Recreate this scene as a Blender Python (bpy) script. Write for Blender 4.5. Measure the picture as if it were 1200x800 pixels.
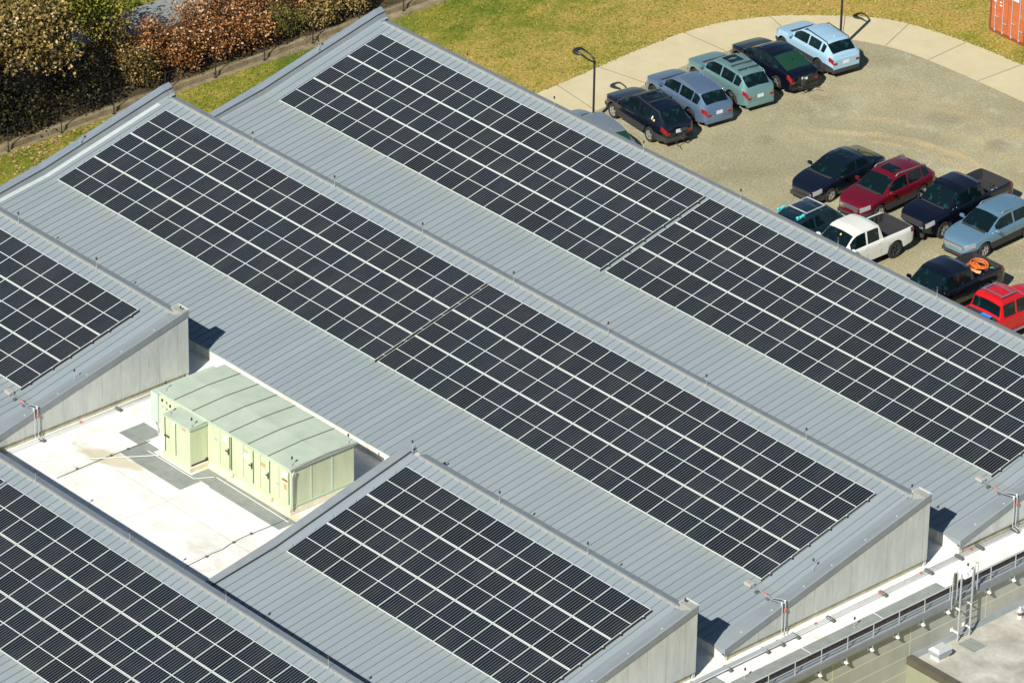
import bpy, bmesh, math, random
from mathutils import Vector, Matrix
R = math.radians
rnd = random.Random(7)
for o in list(bpy.data.objects): bpy.data.objects.remove(o)
S = bpy.context.scene
COL = S.collection

# ------------------------------------------------------------------ camera
cam_d = bpy.data.cameras.new('camera'); cam = bpy.data.objects.new('camera', cam_d); COL.objects.link(cam)
yaw, pit, rol = 2.4042690701731235, 0.4981634477724734, 0.01698777847126198
fw = Vector((math.cos(yaw)*math.cos(pit), math.sin(yaw)*math.cos(pit), -math.sin(pit)))
rt = fw.cross(Vector((0,0,1))).normalized(); up = rt.cross(fw)
rt2 = rt*math.cos(rol)+up*math.sin(rol); up2 = -rt*math.sin(rol)+up*math.cos(rol)
CAM = Vector((150.5904, -116.826, 92.5184))
cam.matrix_world = Matrix(((rt2.x,up2.x,-fw.x,CAM.x),(rt2.y,up2.y,-fw.y,CAM.y),(rt2.z,up2.z,-fw.z,CAM.z),(0,0,0,1)))
FL = 5863.0
cam_d.sensor_width = 36; cam_d.lens = FL/1200*36; cam_d.clip_start = 1; cam_d.clip_end = 6000
S.camera = cam
# ------------------------------------------------------------------ light
SUN_AZ = R(111.8); SUN_EL = R(39.8)          # direction the shadows fall, height of the sun
d = Vector((math.cos(SUN_AZ)*math.cos(SUN_EL), math.sin(SUN_AZ)*math.cos(SUN_EL), -math.sin(SUN_EL)))
w = bpy.data.worlds.new('World'); S.world = w; w.use_nodes = True
nt = w.node_tree; bg = nt.nodes['Background']; sky = nt.nodes.new('ShaderNodeTexSky')
sky.sky_type = 'NISHITA'; sky.sun_disc = False; sky.sun_elevation = SUN_EL
sky.sun_rotation = math.atan2(-d.x, -d.y); sky.air_density = 1.0; sky.dust_density = 0.3; sky.ozone_density = 3.0
nt.links.new(sky.outputs[0], bg.inputs[0]); bg.inputs[1].default_value = 0.05
sl = bpy.data.lights.new('sun', 'SUN'); sl.energy = 4.9; sl.angle = R(0.5); sl.color = (1.0, 0.955, 0.88)
so = bpy.data.objects.new('sun', sl); COL.objects.link(so); so.rotation_euler = d.to_track_quat('-Z', 'Y').to_euler()
so.location = (0, 0, 60)
S.view_settings.view_transform = 'Standard'; S.view_settings.look = 'None'
S.view_settings.exposure = 0.38; S.view_settings.gamma = 1.0
try: S.view_settings.use_curve_mapping = False
except Exception: pass

# ------------------------------------------------------------------ helpers
def tag(o, label=None, cat=None, group=None, kind=None):
    if label: o['label'] = label
    if cat: o['category'] = cat
    if group: o['group'] = group
    if kind: o['kind'] = kind
    return o
def empty(name, loc=(0,0,0), rz=0):
    o = bpy.data.objects.new(name, None); COL.objects.link(o); o.location = loc; o.rotation_euler = (0,0,rz)
    o.empty_display_size = .3
    return o
class MB:
    def __init__(s): s.v=[]; s.f=[]; s.m=[]
    def add(s, vs, fs, mi=0):
        n=len(s.v); s.v += [tuple(v) for v in vs]
        for f in fs: s.f.append([i+n for i in f]); s.m.append(mi)
        return s
    def box(s, x0,x1,y0,y1,z0,z1, mi=0):
        return s.add([(x0,y0,z0),(x1,y0,z0),(x1,y1,z0),(x0,y1,z0),(x0,y0,z1),(x1,y0,z1),(x1,y1,z1),(x0,y1,z1)],
            [(0,3,2,1),(4,5,6,7),(0,1,5,4),(1,2,6,5),(2,3,7,6),(3,0,4,7)], mi)
    def rbox(s, c, size, b=.02, mi=0, M=None):   # bevelled box
        bm = bmesh.new(); bmesh.ops.create_cube(bm, size=1)
        for v in bm.verts: v.co = Vector((v.co.x*size[0], v.co.y*size[1], v.co.z*size[2]))
        if b>0: bmesh.ops.bevel(bm, geom=list(bm.edges), offset=b, segments=2, affect='EDGES', profile=.6)
        bm.verts.ensure_lookup_table()
        co = [ (M @ v.co if M else v.co)+Vector(c) for v in bm.verts]
        s.add(co, [[v.index for v in f.verts] for f in bm.faces], mi); bm.free(); return s
    def tube(s, pts, r, n=6, mi=0, cap=True):
        pts=[Vector(p) for p in pts]; base=len(s.v); rs = r if isinstance(r,(list,tuple)) else [r]*len(pts)
        prev=None
        for i,p in enumerate(pts):
            t=(pts[min(i+1,len(pts)-1)]-pts[max(i-1,0)]).normalized()
            if prev is None:
                a = Vector((0,0,1)) if abs(t.z)<.9 else Vector((1,0,0)); u=t.cross(a).normalized()
            else: u=(prev-t*prev.dot(t)).normalized()
            prev=u; w_=t.cross(u)
            for k in range(n):
                a=2*math.pi*k/n; s.v.append(tuple(p+(u*math.cos(a)+w_*math.sin(a))*rs[i]))
        for i in range(len(pts)-1):
            for k in range(n):
                k2=(k+1)%n; s.f.append([base+i*n+k,base+i*n+k2,base+(i+1)*n+k2,base+(i+1)*n+k]); s.m.append(mi)
        if cap:
            s.f.append([base+k for k in range(n)][::-1]); s.m.append(mi)
            s.f.append([base+(len(pts)-1)*n+k for k in range(n)]); s.m.append(mi)
        return s
    def lathe(s, prof, n=16, o=(0,0,0), axis='z', mi=0, cap=True):
        base=len(s.v)
        for (r,h) in prof:
            for k in range(n):
                a=2*math.pi*k/n
                if axis=='z': p=(o[0]+r*math.cos(a), o[1]+r*math.sin(a), o[2]+h)
                else: p=(o[0]+r*math.cos(a), o[1]+h, o[2]+r*math.sin(a))
                s.v.append(p)
        for i in range(len(prof)-1):
            for k in range(n):
                k2=(k+1)%n; s.f.append([base+i*n+k,base+i*n+k2,base+(i+1)*n+k2,base+(i+1)*n+k]); s.m.append(mi)
        if cap:
            s.f.append([base+k for k in range(n)][::-1]); s.m.append(mi)
            s.f.append([base+(len(prof)-1)*n+k for k in range(n)]); s.m.append(mi)
        return s
    def build(s, name, mats, parent=None, smooth=False, angle=None):
        me=bpy.data.meshes.new(name); me.from_pydata(s.v, [], s.f)
        if not isinstance(mats,(list,tuple)): mats=[mats]
        for m in mats: me.materials.append(m)
        me.polygons.foreach_set('material_index', s.m)
        bm=bmesh.new(); bm.from_mesh(me); bmesh.ops.recalc_face_normals(bm, faces=bm.faces); bm.to_mesh(me); bm.free()
        if smooth:
            me.polygons.foreach_set('use_smooth', [True]*len(me.polygons))
            if angle: me.set_sharp_from_angle(angle=R(angle))
        me.update()
        o=bpy.data.objects.new(name, me); COL.objects.link(o)
        if parent: o.parent=parent
        return o
def struct(name, mb, mat):
    o=mb.build(name, mat); o['kind']='structure'; return o
def copy_tree(o, parent=None):
    c=o.copy(); COL.objects.link(c)
    if parent: c.parent=parent
    for ch in list(o.children): copy_tree(ch, c)
    return c

# ------------------------------------------------------------------ materials
def mat(name, col, rough=.6, metal=0, coat=0, spec=.5):
    m=bpy.data.materials.new(name); m.use_nodes=True; b=m.node_tree.nodes['Principled BSDF']
    b.inputs['Base Color'].default_value=(*col,1); b.inputs['Roughness'].default_value=rough
    b.inputs['Metallic'].default_value=metal; b.inputs['Coat Weight'].default_value=coat
    b.inputs['Coat Roughness'].default_value=.05
    b.inputs['Specular IOR Level'].default_value=spec
    return m
class NT:
    def __init__(s,m): s.m=m; s.t=m.node_tree; s.b=s.t.nodes['Principled BSDF']; s.co=s.t.nodes.new('ShaderNodeTexCoord')
    def n(s,ty,**k):
        x=s.t.nodes.new(ty)
        for a,b in k.items(): setattr(x,a,b)
        return x
    def l(s,a,b): s.t.links.new(a,b)
    def noise(s, scale, detail=4, rough=.55, vec=None, stretch=None, dist=0):
        x=s.n('ShaderNodeTexNoise'); x.inputs['Scale'].default_value=scale; x.inputs['Detail'].default_value=detail
        x.inputs['Roughness'].default_value=rough; x.inputs['Distortion'].default_value=dist
        v=vec or s.co.outputs['Object']
        if stretch:
            mp=s.n('ShaderNodeMapping'); mp.inputs['Scale'].default_value=stretch; s.l(v,mp.inputs[0]); v=mp.outputs[0]
        s.l(v,x.inputs['Vector']); return x.outputs['Fac']
    def ramp(s, fac, stops, interp='LINEAR'):
        r=s.n('ShaderNodeValToRGB'); r.color_ramp.interpolation=interp; e=r.color_ramp.elements
        while len(e)<len(stops): e.new(.5)
        for i,(p,c) in enumerate(stops): e[i].position=p; e[i].color=(*c,1) if len(c)==3 else c
        s.l(fac,r.inputs[0]); return r.outputs[0]
    def mix(s, f, a, b, mode='MIX'):
        x=s.n('ShaderNodeMix'); x.data_type='RGBA'; x.blend_type=mode
        for sock,v in ((x.inputs[0],f),(x.inputs[6],a),(x.inputs[7],b)):
            if isinstance(v,(int,float)): sock.default_value=v
            elif isinstance(v,tuple): sock.default_value=(*v,1)
            else: s.l(v,sock)
        return x.outputs[2]
    def math(s, op, a, b=None, c=None):
        x=s.n('ShaderNodeMath'); x.operation=op
        for i,v in enumerate((a,b,c)):
            if v is None: continue
            if isinstance(v,(int,float)): x.inputs[i].default_value=v
            else: s.l(v,x.inputs[i])
        return x.outputs[0]
    def xyz(s, out='Object'):
        x=s.n('ShaderNodeSeparateXYZ'); s.l(s.co.outputs[out],x.inputs[0]); return x.outputs
    def smooth(s, v, a, b):
        x=s.n('ShaderNodeMapRange'); x.interpolation_type='SMOOTHSTEP'; s.l(v,x.inputs[0])
        x.inputs[1].default_value=a; x.inputs[2].default_value=b; return x.outputs[0]
    def bump(s, h, strength=.3, dist=.02):
        x=s.n('ShaderNodeBump'); x.inputs['Strength'].default_value=strength; x.inputs['Distance'].default_value=dist
        s.l(h,x.inputs['Height']); s.l(x.outputs[0],s.b.inputs['Normal'])
    def base(s,c): s.l(c,s.b.inputs['Base Color'])
def noisy(name, c0, c1, scale=3, rough=.7, metal=0, stretch=None, bump=0, spec=.5, coat=0, detail=5):
    m=mat(name,c0,rough,metal,coat,spec); t=NT(m); f=t.noise(scale,detail,.6,stretch=stretch)
    t.base(t.ramp(f,[(.3,c0),(.7,c1)]))
    if bump: t.bump(t.noise(scale*6,3),bump,.02)
    return m
M={}
# metal roof: painted standing-seam panels, each pan a touch different, chalky streaks down the slope
m=mat('roof_metal',(.36,.41,.42),.5,0,0,.3); t=NT(m); xs=t.xyz()
pan=t.math('FLOOR',t.math('DIVIDE',xs[0],.4)); wn=t.n('ShaderNodeTexWhiteNoise',noise_dimensions='1D'); t.l(pan,wn.inputs['W'])
base=t.ramp(wn.outputs['Value'],[(0,(.232,.280,.304)),(1,(.262,.308,.330))])
st=t.noise(1.0,5,.65,stretch=(6,.5,1)); base=t.mix(t.math('MULTIPLY',t.smooth(st,.45,.75),.3),base,(.335,.375,.385))
bl=t.noise(.35,4,.6); base=t.mix(t.math('MULTIPLY',t.smooth(bl,.45,.7),.35),base,(.255,.30,.29))
sp=t.noise(1.8,6,.75); base=t.mix(t.math('MULTIPLY',t.smooth(sp,.62,.8),.25),base,(.40,.425,.42))
for oy_ in (0,11.8,-11.84,-23.94):
    yy=t.math('SUBTRACT',xs[1],oy_); bd=t.math('MULTIPLY',t.smooth(yy,-6.7,-5.85),t.math('LESS_THAN',yy,-5.7)); bd=t.math('MULTIPLY',bd,t.smooth(t.noise(1.6,5,.7,stretch=(2,.6,1)),.3,.6)); base=t.mix(t.math('MULTIPLY',bd,.28),base,(.30,.32,.235))
t.base(base); M['roof']=m
M['seam']=mat('roof_seam',(.205,.245,.265),.55)
M['cap']=noisy('ridge_cap_metal',(.20,.235,.25),(.245,.275,.29),2,.5)
M['cap_lip']=noisy('cap_lip',(.27,.275,.235),(.38,.385,.34),8,.6)
M['fascia']=noisy('gable_fascia',(.20,.225,.235),(.25,.275,.285),2,.5)
M['cope']=noisy('gable_coping',(.20,.225,.235),(.26,.29,.30),2,.5,stretch=(1,.6,1))
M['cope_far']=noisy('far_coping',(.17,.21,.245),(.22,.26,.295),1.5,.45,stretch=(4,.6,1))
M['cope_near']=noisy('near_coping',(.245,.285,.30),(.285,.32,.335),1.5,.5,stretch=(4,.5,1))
M['light_strip']=noisy('pale_flashing',(.42,.48,.47),(.50,.55,.53),3,.5)
# gable wall: metal/cement panels with vertical joints and dark runs
m=mat('gable_panel',(.5,.5,.42),.75); t=NT(m); xs=t.xyz()
fr=t.noise(2.2,6,.7,stretch=(1,1.1,.30)); base=t.ramp(fr,[(.32,(.42,.445,.415)),(.55,(.52,.545,.505)),(.75,(.60,.62,.58))])
st=t.noise(4.0,3,.8,stretch=(1,1.6,.10),dist=.3); base=t.mix(t.math('MULTIPLY',t.smooth(st,.66,.76),.6),base,(.17,.16,.13))
jn=t.math('FRACT',t.math('DIVIDE',t.math('ADD',xs[1],.31),.93)); base=t.mix(t.math('MULTIPLY',t.math('LESS_THAN',jn,.025),.4),base,(.14,.14,.11))
t.base(base); M['gable']=m
m=mat('block_course',(.5,.47,.36),.8); t=NT(m); xs=t.xyz()
jn=t.math('LESS_THAN',t.math('FRACT',t.math('DIVIDE',xs[1],.42)),.05); b0=t.ramp(t.noise(2.5,4),[(.35,(.36,.34,.23)),(.7,(.52,.49,.36))])
t.base(t.mix(t.math('MULTIPLY',jn,.5),b0,(.22,.21,.15))); M['course']=m
m=mat('curb_membrane',(.78,.76,.68),.6); t=NT(m)
t.base(t.ramp(t.noise(1.6,5,.7,stretch=(1,1,.4)),[(.35,(.62,.58,.48)),(.55,(.80,.78,.70))])); M['curb']=m
# white membrane roof with seams and one brownish ponding stain
m=mat('white_membrane',(.8,.8,.74),.55,0,0,.35); t=NT(m); xs=t.xyz()
b0=t.ramp(t.noise(.9,6,.65),[(.3,(.68,.68,.62)),(.5,(.80,.80,.75)),(.75,(.86,.87,.84))])
b0=t.mix(t.math('MULTIPLY',t.smooth(t.noise(2.6,5,.75),.52,.72),.30),b0,(.60,.55,.42))
b0=t.mix(t.math('MULTIPLY',t.smooth(t.noise(5,6,.8,stretch=(1,.35,1)),.6,.72),.28),b0,(.50,.44,.32))
# stain band near the cabinets: x~18..19.6, y~-17.7
dx=t.math('DIVIDE',t.math('SUBTRACT',t.math('ADD',xs[0],t.math('MULTIPLY',xs[1],.35)),12.1),1.9)
dy=t.math('DIVIDE',t.math('ADD',t.math('ADD',xs[1],t.math('MULTIPLY',xs[0],-.28)),22.2),.55)
rr=t.math('ADD',t.math('POWER',dx,2),t.math('POWER',dy,2)); rr=t.math('ADD',rr,t.math('MULTIPLY',t.math('SUBTRACT',t.noise(1.3,5,.6),.5),2.2))
b0=t.mix(t.math('MULTIPLY',t.smooth(rr,1.0,.45),.65),b0,(.50,.42,.24))
b0=t.mix(t.math('MULTIPLY',t.smooth(t.noise(.7,6,.7,dist=.8),.54,.66),.42),b0,(.56,.51,.40))
for (ax,pos) in ((0,18.09),(0,22.1),(0,26.1),(1,-17.48),(1,-20.5)):
    ln=t.math('LESS_THAN',t.math('ABSOLUTE',t.math('SUBTRACT',xs[ax],pos)),.022); b0=t.mix(t.math('MULTIPLY',ln,.45),b0,(.42,.38,.28))
ed=t.smooth(t.math('ABSOLUTE',t.math('SUBTRACT',t.math('ADD',xs[1],t.math('MULTIPLY',t.noise(1.1,4),.7)),-14.5)),.7,.2)
ed=t.math('MULTIPLY',ed,t.math('GREATER_THAN',xs[0],19.0)); ed=t.math('MULTIPLY',ed,t.math('LESS_THAN',xs[0],28)); b0=t.mix(t.math('MULTIPLY',ed,.7),b0,(.66,.55,.34))
t.base(b0); t.bump(t.noise(7,4),.15,.02); M['deck']=m
m=mat('grey_membrane',(.45,.44,.38),.7); t=NT(m)
b0=t.ramp(t.noise(.9,6,.7,dist=.4),[(.3,(.30,.29,.245)),(.5,(.43,.415,.355)),(.72,(.60,.58,.52))])
b0=t.mix(t.math('MULTIPLY',t.smooth(t.noise(2.4,5,.7,stretch=(.5,1.5,1)),.56,.7),.35),b0,(.24,.22,.18)); t.base(b0); M['lowroof']=m
m=mat('walk_mat',(.17,.185,.165),.8); t=NT(m); xs=t.xyz()
a=t.math('LESS_THAN',t.math('FRACT',t.math('DIVIDE',xs[1],.16)),.3); t.base(t.mix(t.math('MULTIPLY',a,.22),t.ramp(t.noise(3,4),[(.3,(.22,.245,.225)),(.7,(.29,.31,.285))]),(.13,.145,.13))); M['mat']=m
# precast wall in courses with cream sealant
m=mat('precast_wall',(.4,.4,.32),.85); t=NT(m); xs=t.xyz()
b0=t.ramp(t.noise(1.3,5,.65,stretch=(1,.8,.5)),[(.3,(.35,.36,.30)),(.7,(.45,.46,.395))])
hl=t.math('LESS_THAN',t.math('ABSOLUTE',t.math('SUBTRACT',t.math('FRACT',t.math('DIVIDE',t.math('ADD',xs[2],10.21),.62)),.5)),.035)
vl=t.math('LESS_THAN',t.math('ABSOLUTE',t.math('SUBTRACT',t.math('FRACT',t.math('DIVIDE',t.math('ADD',xs[1],20.0),4.0)),.5)),.006)
t.base(t.mix(t.math('MAXIMUM',hl,vl),b0,(.62,.58,.40))); M['precast']=m
M['olive']=noisy('olive_panel',(.25,.26,.17),(.30,.31,.21),1.5,.7)
M['olive_dark']=noisy('dark_coping',(.085,.08,.055),(.11,.105,.075),3,.5)
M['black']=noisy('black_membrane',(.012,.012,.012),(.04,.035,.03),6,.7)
M['galv']=mat('galvanised_steel',(.50,.53,.54),.42,.35)
M['alu']=mat('aluminium',(.70,.72,.71),.38,.4)
M['rubber']=mat('rubber_block',(.10,.11,.10),.8)
M['red']=mat('red_tape',(.62,.16,.12),.6)
M['darkpin']=mat('dark_tip',(.05,.035,.02),.5)
M['steel_dark']=mat('bronze_pole',(.045,.045,.048),.4,.4)
M['box_grey']=mat('grey_enclosure',(.40,.43,.40),.5)
M['white']=mat('white_sheet',(.85,.85,.82),.6)
m=mat('cabinet_paint',(.6,.66,.42),.5); t=NT(m); xs=t.xyz()
b0=t.ramp(t.noise(1.8,5,.7,stretch=(2,2,.35)),[(.3,(.47,.53,.335)),(.65,(.565,.61,.415))]); b0=t.mix(t.math('MULTIPLY',t.smooth(t.noise(4,4,.7,stretch=(1.5,1.5,.12)),.6,.7),.3),b0,(.38,.36,.20)); t.base(b0); M['cab']=m
M['cabroof']=noisy('cabinet_roof',(.40,.48,.37),(.50,.575,.46),1.1,.5)
M['cabseam']=mat('cabinet_seam',(.07,.075,.05),.6)
M['cabduct']=noisy('duct_paint',(.42,.53,.43),(.50,.60,.50),2,.5)
M['concrete_curb']=noisy('concrete_curb',(.58,.52,.38),(.72,.68,.54),3,.8)

# solar glass: dark cells with fine pale grid, white mid gap
m=mat('solar_cells',(.01,.012,.02),.22,0,0,.5); t=NT(m); xs=t.xyz()
gx=t.math('FRACT',t.math('MULTIPLY',t.math('ADD',xs[0],.48),8/.96)); gy=t.math('FRACT',t.math('MULTIPLY',t.math('ADD',xs[1],.955),22/1.91))
lx=t.math('LESS_THAN',gx,.19); ly=t.math('LESS_THAN',gy,.10)
oi=t.n('ShaderNodeObjectInfo'); geo=t.n('ShaderNodeNewGeometry').outputs['Position']
cellid=t.n('ShaderNodeTexWhiteNoise'); cellid.noise_dimensions='3D'
fl=t.n('ShaderNodeVectorMath'); fl.operation='FLOOR'; sc=t.n('ShaderNodeVectorMath'); sc.operation='MULTIPLY'; sc.inputs[1].default_value=(2.0,1.05,0)
t.l(t.co.outputs['Object'],sc.inputs[0]); t.l(sc.outputs[0],fl.inputs[0]); ad=t.n('ShaderNodeVectorMath'); ad.operation='ADD'
t.l(fl.outputs[0],ad.inputs[0]); t.l(oi.outputs['Random'],ad.inputs[1]); t.l(ad.outputs[0],cellid.inputs[0])
c0=t.ramp(cellid.outputs['Value'],[(0,(.0045,.0075,.015)),(.5,(.006,.009,.0145)),(1,(.011,.013,.018))])
tone=t.math('ADD',t.math('MULTIPLY',oi.outputs['Random'],.9),.55); dust=t.smooth(t.noise(.7,5,.7,vec=geo),.45,.75); c0=t.mix(t.math('MULTIPLY',dust,.10),c0,(.11,.11,.10)); c0=t.mix(1.0,c0,t.ramp(tone,[(0,(0,0,0)),(1,(1,1,1))]),'MULTIPLY'); c1=t.mix(t.math('MULTIPLY',t.math('MAXIMUM',lx,t.math('MULTIPLY',ly,.14)),.66),c0,(.185,.205,.205))
mid=t.math('LESS_THAN',t.math('ABSOLUTE',xs[1]),.016); t.base(t.mix(mid,c1,(.70,.73,.70))); M['cells']=m
M['frame']=mat('panel_frame',(.70,.74,.70),.4,.1)
M['under']=mat('panel_underside',(.05,.05,.05),.6)

# ground
m=mat('dry_grass',(.2,.17,.05),.95,0,0,.1); t=NT(m)
big=t.noise(.16,5,.6,stretch=(1,.55,1),dist=.6); midn=t.noise(.9,7,.75,stretch=(1.2,.7,1)); fine=t.noise(6.5,5,.85)
xs=t.xyz(); gb=t.smooth(t.math('ADD',xs[0],t.math('MULTIPLY',t.noise(.25,4),5)),-4.0,-10.0)
g=t.ramp(t.math('SUBTRACT',t.math('ADD',t.math('MULTIPLY',big,.5),t.math('MULTIPLY',midn,.5)),t.math('MULTIPLY',gb,.11)),[(.34,(.12,.165,.018)),(.43,(.23,.235,.035)),(.50,(.38,.30,.068)),(.60,(.47,.32,.095))])
g=t.mix(.95,g,t.ramp(fine,[(.3,(.30,.32,.25)),(.5,(.95,.95,.95)),(.7,(1.8,1.75,1.6))]),'MULTIPLY')
t.base(g); t.bump(t.noise(14,5,.7),.8,.08); M['grass']=m
m=mat('green_lawn',(.12,.15,.03),.95,0,0,.1); t=NT(m)
g=t.ramp(t.noise(.5,6,.65,dist=.5),[(.33,(.09,.125,.012)),(.5,(.16,.17,.022)),(.66,(.28,.23,.045))])
g=t.mix(.7,g,t.ramp(t.noise(10,5,.75),[(.25,(.4,.42,.35)),(.55,(1,1,1)),(.8,(1.45,1.4,1.3))]),'MULTIPLY'); t.base(g); t.bump(t.noise(14,5,.7),.8,.08); M['lawn']=m
m=mat('gravel',(.36,.33,.24),.95,0,0,.15); t=NT(m); xs=t.xyz()
g=t.ramp(t.noise(.22,5,.6,stretch=(.8,1,1),dist=.4),[(.30,(.285,.265,.165)),(.5,(.355,.325,.205)),(.70,(.44,.40,.25))])
g=t.mix(t.math('MULTIPLY',t.smooth(t.noise(.5,6,.7),.54,.70),.45),g,(.52,.52,.45))
g=t.mix(t.math('MULTIPLY',t.smooth(t.noise(.9,4,.65,stretch=(1,.5,1)),.60,.74),.3),g,(.19,.18,.125))
for (ox,oy_,rr_,am) in ((14.2,36.6,.9,.35),(21.6,25.4,.35,.5),(5.4,34.0,.7,.25),(7.0,29.0,.6,.22),(10.5,37.0,1.2,.2),(25.0,31.0,.9,.3)):
    dd=t.math('SQRT',t.math('ADD',t.math('POWER',t.math('SUBTRACT',xs[0],ox),2),t.math('POWER',t.math('SUBTRACT',xs[1],oy_),2)))
    dd=t.math('ADD',dd,t.math('MULTIPLY',t.math('SUBTRACT',t.noise(1.8,4),.5),1.2)); g=t.mix(t.math('MULTIPLY',t.smooth(dd,rr_,rr_*.3),am),g,(.12,.115,.08))
# sandy wheel arcs sweeping round the lot
cx,cy=14.2,26.6
dist=t.math('SQRT',t.math('ADD',t.math('POWER',t.math('SUBTRACT',xs[0],cx),2),t.math('POWER',t.math('SUBTRACT',xs[1],cy),2)))
dist=t.math('ADD',dist,t.math('MULTIPLY',t.noise(.5,3),.5))
for rad,wd,am in ((7.95,.38,.85),(7.2,.24,.6),(9.6,.5,.45),(11.6,.7,.4),(12.6,.5,.3)):
    a=t.smooth(t.math('ABSOLUTE',t.math('SUBTRACT',dist,rad+.25)),wd,.04); a=t.math('MULTIPLY',a,t.smooth(xs[1],29.0,33.0))
    a=t.math('MULTIPLY',a,t.smooth(t.noise(1.2,4),.35,.6)); g=t.mix(t.math('MULTIPLY',a,am),g,(.52,.41,.22))
fine=t.noise(9,6,.9); g=t.mix(.95,g,t.ramp(fine,[(.32,(.50,.50,.48)),(.5,(.97,.97,.97)),(.68,(1.6,1.58,1.5))]),'MULTIPLY')
t.base(g); t.bump(fine,.7,.05); M['gravel']=m
m=mat('concrete_path',(.5,.47,.33),.85); t=NT(m)
g=t.ramp(t.noise(.8,6,.65),[(.3,(.53,.46,.275)),(.7,(.60,.53,.335))]); g=t.mix(.25,g,t.ramp(t.noise(16,4,.8),[(.3,(.7,.7,.7)),(.7,(1.2,1.2,1.2))]),'MULTIPLY'); t.base(g); M['path']=m
M['joint']=mat('path_joint',(.22,.20,.14),.9)
M['asphalt']=noisy('old_asphalt',(.20,.22,.21),(.27,.285,.27),2.5,.9)
M['soil']=noisy('leaf_litter_soil',(.035,.028,.012),(.10,.07,.025),1.6,.95)
m=mat('retaining_stone',(.3,.27,.18),.9); t=NT(m); t.base(t.ramp(t.noise(2.2,6,.7),[(.3,(.13,.10,.05)),(.55,(.26,.21,.12)),(.8,(.38,.31,.19))])); M['stone']=m
M['bark']=noisy('bark',(.06,.045,.03),(.13,.10,.07),8,.9,stretch=(1,1,.2))
M['fence']=mat('black_fence',(.02,.02,.018),.6)

# ------------------------------------------------------------------ terrain
Z=-8.0
# one ground sheet to the horizon
b=MB(); n=24; ext=2500
b.add([(-ext,-ext,Z),(ext,-ext,Z),(ext,ext,Z),(-ext,ext,Z)],[(0,1,2,3)]); struct('ground',b,M['grass'])
def sheet(name, pts, z, mt):
    b=MB(); b.add([(x,y,z) for x,y in pts],[list(range(len(pts)))]); return struct(name,b,mt)
sheet('woodland_floor',[(-22.9,-60),(-14.5,-60),(-14.5,60),(-19.9,60),(-19.9,18),(-20.9,11),(-22.9,11)],Z+.004,M['soil'])
sheet('street',[(-22.6,11.2),(-20.6,11.6),(-19.9,18),(-19.4,24),(-19.4,60),(-22.2,60),(-22.4,24),(-22.7,16)],Z+.008,M['asphalt'])
sheet('far_woodland_floor',[(-60,-60),(-22.9,-60),(-22.9,9),(-60,9)],Z+.004,M['soil'])
outer=[(-3.1,12.5),(-3.2,20),(-3.4,24.89),(-3.53,27.16),(-3.73,29.52),(-3.83,31.71),(-3.87,34.07),(-3.59,36.04),(-2.96,37.7),(-2.12,39.16),(-1.07,40.41),(.05,41.6),(1.31,42.65),(3.04,43.21),(4.95,43.56),(6.98,43.76),(9.12,43.83),(14,43.9),(70,43.9)]
inner=[(0.1,12.5),(0.0,20),(-.13,24.58),(-.36,26.39),(-.88,29.04),(-1.15,31.53),(-1.06,34.17),(-.44,36.38),(.45,38.1),(1.4,39.3),(2.42,39.95),(4.38,40.67),(6.99,40.86),(9.75,40.9),(11.96,40.9),(70,40.9)]
def smoothen(p,k=2):
    for _ in range(k):
        q=[p[0]]
        for a,c in zip(p,p[1:]): q+= [(a[0]*.75+c[0]*.25,a[1]*.75+c[1]*.25),(a[0]*.25+c[0]*.75,a[1]*.25+c[1]*.75)]
        p=q+[p[-1]]
    return p
outer=smoothen(outer); inner=smoothen(inner)
sheet('gravel_lot',inner+[(70,12.5)],Z+.006,M['gravel'])
pth=outer+inner[::-1]
b=MB(); z=Z+.012
from mathutils.geometry import tessellate_polygon
tri=tessellate_polygon([[Vector((x,y,0)) for x,y in pth]])
b.add([(x,y,z) for x,y in pth],[list(q) for q in tri]); struct('concrete_path',b,M['path'])
b=MB()                                                   # control joints across the path
for (p,q) in (((-3.87,34.07),(-1.06,34.17)),((-2.5,38.5),(.2,37.6)),((-.2,41.3),(1.5,39.4)),((2.4,43.0),(3.4,40.4)),((5.6,43.6),(5.8,40.8)),((9.0,43.8),(8.9,40.9)),((12.2,43.9),(12.2,40.9)),((-3.6,28.4),(-.85,28.9)),((-3.45,25.6),(-.2,25.1))):
    p=Vector((*p,Z+.016)); q=Vector((*q,Z+.016)); s=(q-p).normalized().cross(Vector((0,0,1)))*.022; b.add([p-s,q-s,q+s,p+s],[(0,1,2,3)])
struct('path_joints',b,M['joint'])

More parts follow.
